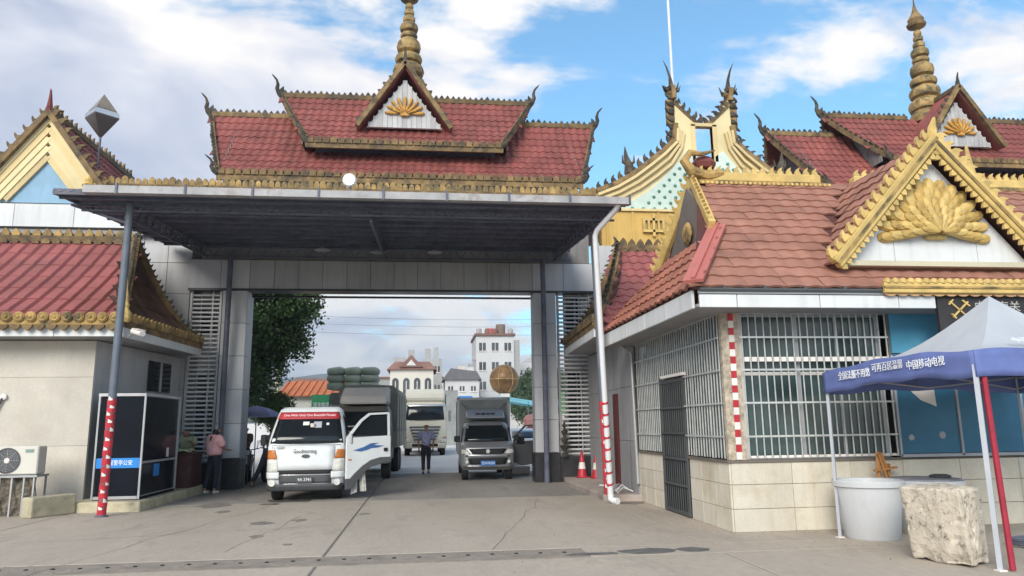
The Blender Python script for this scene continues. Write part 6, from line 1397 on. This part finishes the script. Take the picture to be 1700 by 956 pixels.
# motorbikes
def bike(loc, rz, col, label):
    t = thing('motorbike', label, 'motorbike', loc, rz, group='motorbikes left of the white truck')
    for y in (-.62, .62): wheel(t, 0, y, .29, .10)
    MB().tube([(0, -.62, .29), (0, -.5, .7), (0, -.42, .95)], .03, 6).build('fork', m_chrome, t, local=True)
    MB().tube([(-.33, -.36, 1.02), (-.1, -.42, .98), (.1, -.42, .98), (.33, -.36, 1.02)], .016, 6).build('handlebar', m_black, t, local=True)
    MB().prism([(-.48, .45), (-.42, .92), (-.30, .95), (-.22, .55), (.05, .38), (.3, .45), (.72, .62), (.78, .74), (.1, .70), (-.05, .5), (-.3, .38)], -.11, .11, lambda p, q: V((q, p[0], p[1]))).build('fairing', col, t, local=True, bevel=.03)
    MB().prism([(-.02, .72), (.1, .80), (.7, .82), (.74, .75)], -.12, .12, lambda p, q: V((q, p[0], p[1]))).build('saddle', m_black, t, local=True, bevel=.03)
    MB().lathe([(.08, 0), (.07, .03)], n=10, Mt=Matrix.Translation((0, -.50, .90)) @ Matrix.Rotation(R(90), 4, 'X')).build('headlight', m_lamp, t, local=True)
    for s in (-1, 1): MB().tube([(s*.26, -.36, 1.02), (s*.3, -.38, 1.2)], .012, 5).build('mirror_stalk', m_chrome, t, local=True); lbox('mirror', m_chrome, t, s*.3-.05, s*.3+.05, -.40, -.38, 1.17, 1.25)
bike((-5.25, 23.6, 0), R(8), pm('red_brown_fairing', (.12, .05, .045), .35), 'dark red motorbike nearest the left gate pillar')
bike((-4.65, 24.5, 0), R(-12), m_plastic, 'dark grey motorbike just left of the white truck cab')
bike((-5.95, 24.6, 0), R(15), m_chrome, 'silver motorbike half behind the left gate pillar')

# ------------------------------------------------------------------ trees
def leaves(name, mat, parent, blobs, n, size, flat=.6, seed=1):
    g_ = np.random.default_rng(seed); B_ = np.array([b[:3] for b in blobs]); Rr = np.array([b[3:6] for b in blobs]); vol = Rr.prod(1); pr_ = vol/vol.sum()
    k = g_.choice(len(blobs), n, p=pr_); d = g_.normal(size=(n, 3)); d /= np.linalg.norm(d, axis=1)[:, None]
    rad = g_.uniform(.35, 1, n)**.45; c = B_[k]+d*Rr[k]*rad[:, None]
    # sprig clusters
    c += g_.normal(size=(n, 3))*size*1.5
    a = g_.normal(size=(n, 3)); a /= np.linalg.norm(a, axis=1)[:, None]; b_ = np.cross(a, g_.normal(size=(n, 3))); b_ /= np.linalg.norm(b_, axis=1)[:, None]
    s = size*g_.uniform(.6, 1.4, n)[:, None]; a = a*s; b_ = b_*s*flat
    vs = np.stack([c-a, c+b_*.8, c+a, c-b_*.8], 1).reshape(-1, 3)
    me = bpy.data.meshes.new(name); me.vertices.add(4*n); me.vertices.foreach_set('co', vs.ravel()); me.loops.add(4*n); me.loops.foreach_set('vertex_index', np.arange(4*n)); me.polygons.add(n)
    me.polygons.foreach_set('loop_start', np.arange(0, 4*n, 4)); me.polygons.foreach_set('loop_total', np.full(n, 4)); me.update(); me.validate(); me.materials.append(mat)
    if parent is not None: me.transform(mw(parent).inverted())
    return link(name, me, parent)
def tree(loc, h, blobs, n, size, mat, label, seed=1, group=None, tr=.22):
    t = thing('tree', label, 'tree', loc, 0, group); x, y, z = loc; random.seed(seed)
    b = MB().tube([(x, y, -.1), (x+.1, y, h*.3), (x+.05, y+.1, h*.6), (x+.2, y, h*.85)], [tr, tr*.75, tr*.5, tr*.15], 8)
    for bl in blobs:
        s = V((x+.1, y, h*random.uniform(.25, .55))); e = V(bl[:3]); b.tube([s, s.lerp(e, .5)+V((0, 0, .15)), e], [tr*.35, tr*.2, tr*.06], 5)
    b.build('trunk', m_bark, t); leaves('crown', mat, t, blobs, n, size, seed=seed); return t
bl = []
random.seed(21)
for (cx_, cz_, rx, rz_) in [(-7.6, 5.4, 1.5, 1.3), (-6.6, 6.7, 1.4, .9), (-5.7, 6.6, .9, .7), (-5.0, 6.9, .7, .5), (-4.7, 6.2, .45, .4), (-6.2, 5.6, 1.0, .9), (-5.5, 5.4, .7, .5), (-5.2, 4.7, .45, .35), (-6.6, 4.6, .8, .8), (-6.2, 3.9, .55, .6), (-7.6, 3.7, 1.2, 1.2), (-5.9, 4.9, .6, .5), (-8.6, 6.5, 1.4, 1.5), (-7.4, 7.9, 1.6, .9), (-5.6, 7.6, 1.0, .7)]:
    bl.append((cx_, 32+random.uniform(-.7, .9), cz_, rx, rx, rz_))
tree((-8.2, 32.3, 0), 6.5, bl, 44000, .085, m_leafd, 'large dark broadleaf tree seen through the left of the gate opening', 4)
tree((-6.6, 33.5, 0), 2.6, [(-6.3, 33.5, 2.3, .7, .7, .8), (-5.9, 33.2, 1.8, .5, .5, .6), (-6.9, 33.5, 2.6, .8, .6, .8), (-5.6, 33.6, 1.5, .4, .4, .4)], 9000, .06, m_leafm, 'bright green bushy tree below the dark tree', 5, tr=.09)
bl2 = [(12.5, 84, 6.2, 1.8, 1.5, 1.6), (10.6, 83, 5.0, 1.6, 1.4, 1.5), (14.2, 86, 6.5, 2, 1.5, 1.6), (11.5, 82, 3.3, 2.0, 1.5, 1.6), (9.3, 84, 3.8, 1.2, 1.2, 1.1), (14, 83, 4, 2, 1.4, 2)]
tree((12, 84, 0), 5.5, bl2, 12000, .16, pm('grey_green_leaves', (.06, .10, .045), .8, var=.5, scale=.6, rand=0, bump=0), 'rounded green tree right of the golden globe', 6)
tree((16.5, 90, 0), 6, [(16.5, 90, 6, 2.4, 2, 2.2), (18, 90, 4.5, 2, 2, 2.2), (15.2, 89, 4.2, 1.8, 1.6, 2)], 8000, .18, pm('grey_green_leaves', (0, 0, 0)), 'second green tree beside the right gate pillar, farther back', 8)

# ------------------------------------------------------------------ buildings beyond the yard
def blg(name, label, x0, x1, y0, y1, z1, wall, cols, floors, winc=m_glassdark, z0=0, ws=(1.1, 1.3), roof=None, arch=False, fr=m_whitep, base=1.0, side=True):
    t = thing(name, label, 'building', ((x0+x1)/2, y0, 0)); box('wall', wall, x0, x1, y0, y1, -.1, z1, t)
    fl = (z1-z0-.4)/floors; cw_ = (x1-x0)/cols
    for i in range(cols):
        for j in range(floors):
            cx_ = x0+cw_*(i+.5); zc_ = z0+fl*(j+.5)+.2; w2, h2 = ws[0]/2, ws[1]/2
            if arch:
                pts = [(cx_-w2, zc_-h2), (cx_+w2, zc_-h2)] + [(cx_+w2*math.cos(a), zc_+h2+w2*math.sin(a)) for a in [k*PI/6 for k in range(7)]]
                o = MB().prism(pts, y0-.06, y0-.02).build('window', winc, t)
            else: o = box('window', winc, cx_-w2, cx_+w2, y0-.03, y0-.01, zc_-h2, zc_+h2, t)
            box('sill', fr, cx_-w2-.1, cx_+w2+.1, y0-.14, y0-.01, zc_-h2-.12, zc_-h2-.01, o); box('frame', fr, cx_-.04, cx_+.04, y0-.08, y0-.061, zc_-h2, zc_+h2, o)
    return t
m_bwhite = pm('white_block_render', (.58, .58, .58), .8, var=.08, scale=.2, streak=.25, dirtcol=(.35, .34, .33)); m_bcream = pm('cream_block_render', (.62, .59, .52), .8, var=.08, scale=.2)
m_redroof = pm('brown_red_far_roof', (.22, .12, .095), .8, var=.2, scale=.6); m_grey = pm('grey_block_render', (.38, .38, .38), .8, var=.15, scale=.2, streak=.2); m_win = pm('far_window_glass', (.07, .08, .09), .3, var=.4, scale=.5)
WB = blg('white_apartment_block', 'white five-storey block with red roof edge and rooftop tank right of centre', 7.6, 13.3, 110, 120, 14.8, m_bwhite, 3, 5, m_win, ws=(1.0, 1.2), side=True)
box('side_wall', m_grey, 13.31, 14.2, 110.3, 119, 0, 14.2, WB); box('roof_edge', m_redroof, 7.4, 13.5, 109.7, 120, 14.8, 15.15, WB); MB().lathe([(.72, 0), (.72, 1.6), (.1, 1.7)], (11.5, 112, 15.15), 12).build('water_tank', pm('rusty_tank', (.2, .15, .12), .8), WB)
for x, c_ in ((8.1, m_grey), (9.4, m_redroof), (9.95, pm('red_far_sign', (.4, .08, .08), .6)), (10.5, m_redroof), (12.9, m_grey)): MB().lathe([(.34, 0), (.42, .15), (.42, .75), (.3, .9)], (x, 111, 15.15), 8).build('rooftop_sign', c_, WB)
for k in range(4): MB().box(7.1, 7.6, 111, 111.8, 2.6+k*2.9, 3.2+k*2.9).build('balcony_unit', m_grey, WB)
CB = blg('cream_arched_hall', 'cream hall with tall arched windows and a brown-red hipped roof with gable', -4.1, 1.05, 90, 98, 8.3, m_bcream, 4, 1, m_win, z0=3.0, ws=(.75, 2.6), arch=True)
MB().add([(-4.5, 89.6, 8.3), (1.45, 89.6, 8.3), (1.45, 98.4, 8.3), (-4.5, 98.4, 8.3), (-3.6, 91.5, 9.4), (.6, 91.5, 9.4), (.6, 96, 9.4), (-3.6, 96, 9.4)], [(0, 1, 5, 4), (1, 2, 6, 5), (2, 3, 7, 6), (3, 0, 4, 7), (4, 5, 6, 7)]).build('roof', m_redroof, CB)
MB().prism([(-3.0, 8.6), (-.2, 8.6), (-1.6, 10.1)], 89.8, 93).build('gable', m_redroof, CB); MB().prism([(-2.2, 8.8), (-1.0, 8.8), (-1.6, 9.5)], 89.7, 89.8).build('gable_panel', m_bwhite, CB); box('cupola', m_grey, -2.1, -1.3, 94, 95, 9.3, 11.1, CB); box('roof_block', m_grey, -4.1, -2.6, 99, 102, 6, 10.6, CB)
B3 = blg('grey_flats', 'grey flats with rooftop sheds behind the cream arched hall', -.3, 2.6, 112, 120, 11.6, m_grey, 2, 4, m_win, ws=(.8, .9)); box('rooftop_shed', m_grey, .0, .9, 113, 115, 11.6, 13.2, B3); box('rooftop_shed', m_grey, 1.4, 2.1, 113, 115, 11.6, 13.4, B3)
B4 = blg('low_white_house', 'low white house with round dark windows left of the golden globe', 2.5, 6.7, 92, 99, 7.2, m_bwhite, 3, 1, m_win, z0=5.0, ws=(.6, .6)); MB().prism([(2.2, 7.2), (7, 7.2), (6.4, 8.2), (3.2, 8.6)], 91.6, 99).build('roof', pm('slate_far_roof', (.14, .14, .15), .8), B4)
B5 = blg('beige_back_house', 'beige two-step house behind the low white house', 4.7, 7.4, 118, 126, 10.0, m_bcream, 2, 3, m_win, ws=(.7, .8)); box('upper_step', m_bcream, 5.2, 6.6, 119, 125, 10, 11, B5)
B6 = blg('far_right_houses', 'pale houses with grey windows seen above the tree right of the white block', 15.6, 20, 125, 133, 12.0, m_bwhite, 4, 4, m_win, ws=(.7, .8))
B7 = blg('orange_roof_house', 'low pale house with bright orange tiled roof at left beyond the gate', -7.6, -4.6, 42, 48, 3.35, pm('pale_house_wall', (.55, .54, .52), .8), 3, 1, m_win, z0=.6, ws=(.5, 1.4))
MB().prism([(41.6, 3.3), (45, 4.3), (48.4, 3.3)], -8.0, -4.3, lambda p, t: V((t, p[0], p[1]))).build('roof', pm('orange_far_tile', (.50, .15, .055), .7, var=.15, scale=2), B7)
for k in range(10): MB().bar((-7.85+k*.39, 41.58, 3.34), (-7.85+k*.39, 45, 4.34), .05, .05).build('roof_rib', pm('orange_far_tile', (0, 0, 0)), B7)
pl_ = MB().tube([(-7.9, 41.4, 0), (-7.9, 41.4, 5.0)], .12, 6).build('yellow_pillar', pm('pale_yellow_post', (.55, .5, .3), .7), None); tag(pl_, 'pale yellow post at the left corner of the orange-roofed house', 'post')
GC = thing('green_container', 'bright green shipping container with white lettering behind the tarpaulin lorry', 'container', (-4.9, 40, 0))
box('container_body', pm('green_container_paint', (.03, .25, .11), .5), -5.85, -3.9, 40, 44, 0, 3.3, GC); text("顺丰物流", .3, m_letter, GC, facing(-5.35, 39.98, 2.75), .8)
for k in range(8): box('rib', pm('green_container_paint', (0, 0, 0)), -5.8+k*.24, -5.72+k*.24, 39.95, 40, .2, 2.3, GC)
B8 = blg('distant_brown_roofs', 'row of distant houses with brown roofs below the hills at left', -22, -12.5, 130, 138, 8.6, m_grey, 8, 2, m_win, ws=(.6, .7)); MB().prism([(129.5, 8.5), (134, 10.2), (138.5, 8.5)], -22.5, -12, lambda p, t: V((t, p[0], p[1]))).build('roof', m_redroof, B8)
B9 = blg('pale_flats', 'pale grey flats rising just left of the cream hall', -9.6, -5.2, 118, 126, 9.0, m_grey, 4, 3, m_win, ws=(.7, .8)); box('roof_edge', m_redroof, -9.8, -5.0, 117.8, 126, 9.0, 9.3, B9)
WL = box('yard_wall', m_bwhite, -30, 40, 94, 94.4, 0, 2.2); tag(WL, 'long white boundary wall at the far end of the yard', 'wall')
wt_ = thing('roof_tank_tower', 'dark container stack behind the cream lorry', 'container', (4, 66, 0))
for k in range(3): box('container_body', [m_cardark, m_bluesign, m_grey][k], 1.7+k*1.25, 2.85+k*1.25, 64, 70, 0, 4.6-.5*k, wt_)
# golden globe
GL = thing('golden_globe', 'bronze-gold globe sculpture on a pale pedestal in the yard', 'sculpture', (6.45, 60, 0))
prof_ = [(1.16*math.sin(a), -1.16*math.cos(a)) for a in [PI*k/14 for k in range(1, 14)]]
MB().lathe(prof_, (6.42, 60, 5.25), 28).build('sphere', pm('patchy_bronze_gold', (.20, .11, .045), .45, metal=.35, var=.6, scale=1.1, dirt=.6, dirtcol=(.10, .06, .03), dscale=1.2), GL, smooth=True)
for a in (0, PI/3, 2*PI/3): MB().tube([V((6.42+1.175*math.cos(t)*math.cos(a), 60+1.175*math.cos(t)*math.sin(a), 5.25+1.175*math.sin(t))) for t in [k*PI/16 for k in range(33)]], .035, 5).build('meridian_band', m_goldmid, GL)
MB().tube([V((6.42+1.175*math.cos(t), 60+1.175*math.sin(t), 5.25)) for t in [k*PI/16 for k in range(33)]], .04, 5).build('equator_band', m_goldmid, GL)
MB().prism([(5.95, 0), (6.9, 0), (6.8, 4.1), (6.05, 4.1)], 59.5, 60.5).build('pedestal', m_bwhite, GL)

# overhead cables beyond the yard
UP = thing('utility_poles', 'pair of concrete utility poles carrying thin cables across the yard behind the gate', 'utility line', (-16, 62, 0))
for x in (-18, 26): MB().tube([(x, 62, 0), (x, 62, 11.5)], [.16, .11], 8).build('pole', m_bwhite, UP)
for k, z in enumerate((11.2, 10.6, 9.9)): MB().tube([V((-18+44*u, 62+.1*k, z-.8*4*u*(1-u))) for u in [i/16 for i in range(17)]], .010, 4).build('cable', m_plastic, UP)

# more of the town between the named blocks
random.seed(31)
for i, (x, w_, y, h_, c_, l_) in enumerate([
    (1.6, 3.4, 128, 9.6, m_bcream, 'cream three-storey house left of the low white house, part hidden by the cream lorry'),
    (6.3, 2.2, 100, 7.6, m_bwhite, 'narrow white house touching the left edge of the white apartment block'),
    (-12.6, 3.4, 122, 8.0, pm('faded_peach_render', (.50, .38, .30), .8, var=.1, scale=.2), 'faded peach house above the orange tiled roof'),
    (9.6, 4.5, 150, 12.2, m_grey, 'grey flats rising behind the white apartment block'),
    (-3.6, 2.6, 128, 10.4, m_grey, 'grey house with blue-tinted wall left behind the cream hall roof'),
    (20.5, 5.0, 135, 12.8, m_bwhite, 'wide white house far right behind the gate pillar')]):
    b_ = blg('town_house', l_, x-w_/2, x+w_/2, y, y+8, h_, c_, 3, 3, m_win, ws=(w_/6, .9))
    MB().prism([(x-w_/2-.3, h_), (x+w_/2+.3, h_), (x+w_*.2, h_+.9), (x-w_*.3, h_+.9)], y-.3, y+8).build('roof', [m_redroof, m_grey][i % 2], b_)
    box('rooftop_shed', c_, x-.6, x+.4, y+2, y+4, h_+.8, h_+1.9, b_)
bl3 = [(3.2, 98, 4.2, 1.3, 1.2, 1.2), (4.6, 98, 4.6, 1.1, 1, 1.1), (7.0, 90, 3.4, 1.2, 1, 1.2)]
tree((4, 98, 0), 4, bl3, 5000, .15, pm('grey_green_leaves', (0, 0, 0)), 'small green trees below the low white house', 9)
# grit gathered along the kerbs and the joint
g_ = np.random.default_rng(5); gm = MB()
pts = [(g_.uniform(-9, 12), 9.4+g_.uniform(0, .6)) for _ in range(220)] + [(g_.uniform(-7.2, -5.4), 15.8+g_.uniform(-.5, .2)) for _ in range(70)] + [(4.35-abs(g_.normal())*.15, g_.uniform(11, 15.6)) for _ in range(90)] + [(g_.uniform(4.4, 9), 10.75-abs(g_.normal())*.12) for _ in range(80)] + [(g_.uniform(-8, 9), g_.uniform(8, 17)) for _ in range(160)]
for x, y in pts:
    r_ = g_.uniform(.004, .013); gm.add([(x-r_, y, 0), (x, y-r_, 0), (x+r_, y, 0), (x, y+r_*.8, 0), (x, y, r_*1.2)], [(0, 1, 4), (1, 2, 4), (2, 3, 4), (3, 0, 4)])
o = gm.build('grit', pm('brown_grit', (.20, .17, .14), .9, var=.5, scale=20), None, fixn=False); tag(o, 'loose grit and small stones scattered on the concrete', 'grit', kind='stuff')
# ------------------------------------------------------------------ air between here and the hills
hzm = bpy.data.materials.new('air'); hzm.use_nodes = True; t_ = hzm.node_tree; t_.nodes.clear()
o_ = t_.nodes.new('ShaderNodeOutputMaterial'); v_ = t_.nodes.new('ShaderNodeVolumePrincipled'); v_.inputs['Color'].default_value = (.76, .87, 1.0, 1); v_.inputs['Density'].default_value = 0.00055
v_.inputs['Anisotropy'].default_value = 0.2
t_.links.new(v_.outputs[0], o_.inputs['Volume'])
hz_o = box('haze', hzm, -1600, 1600, -80, 2600, -4, 190); tag(hz_o, 'thin bluish air haze over the whole place', 'haze', kind='stuff')
scene.cycles.volume_bounces = 0
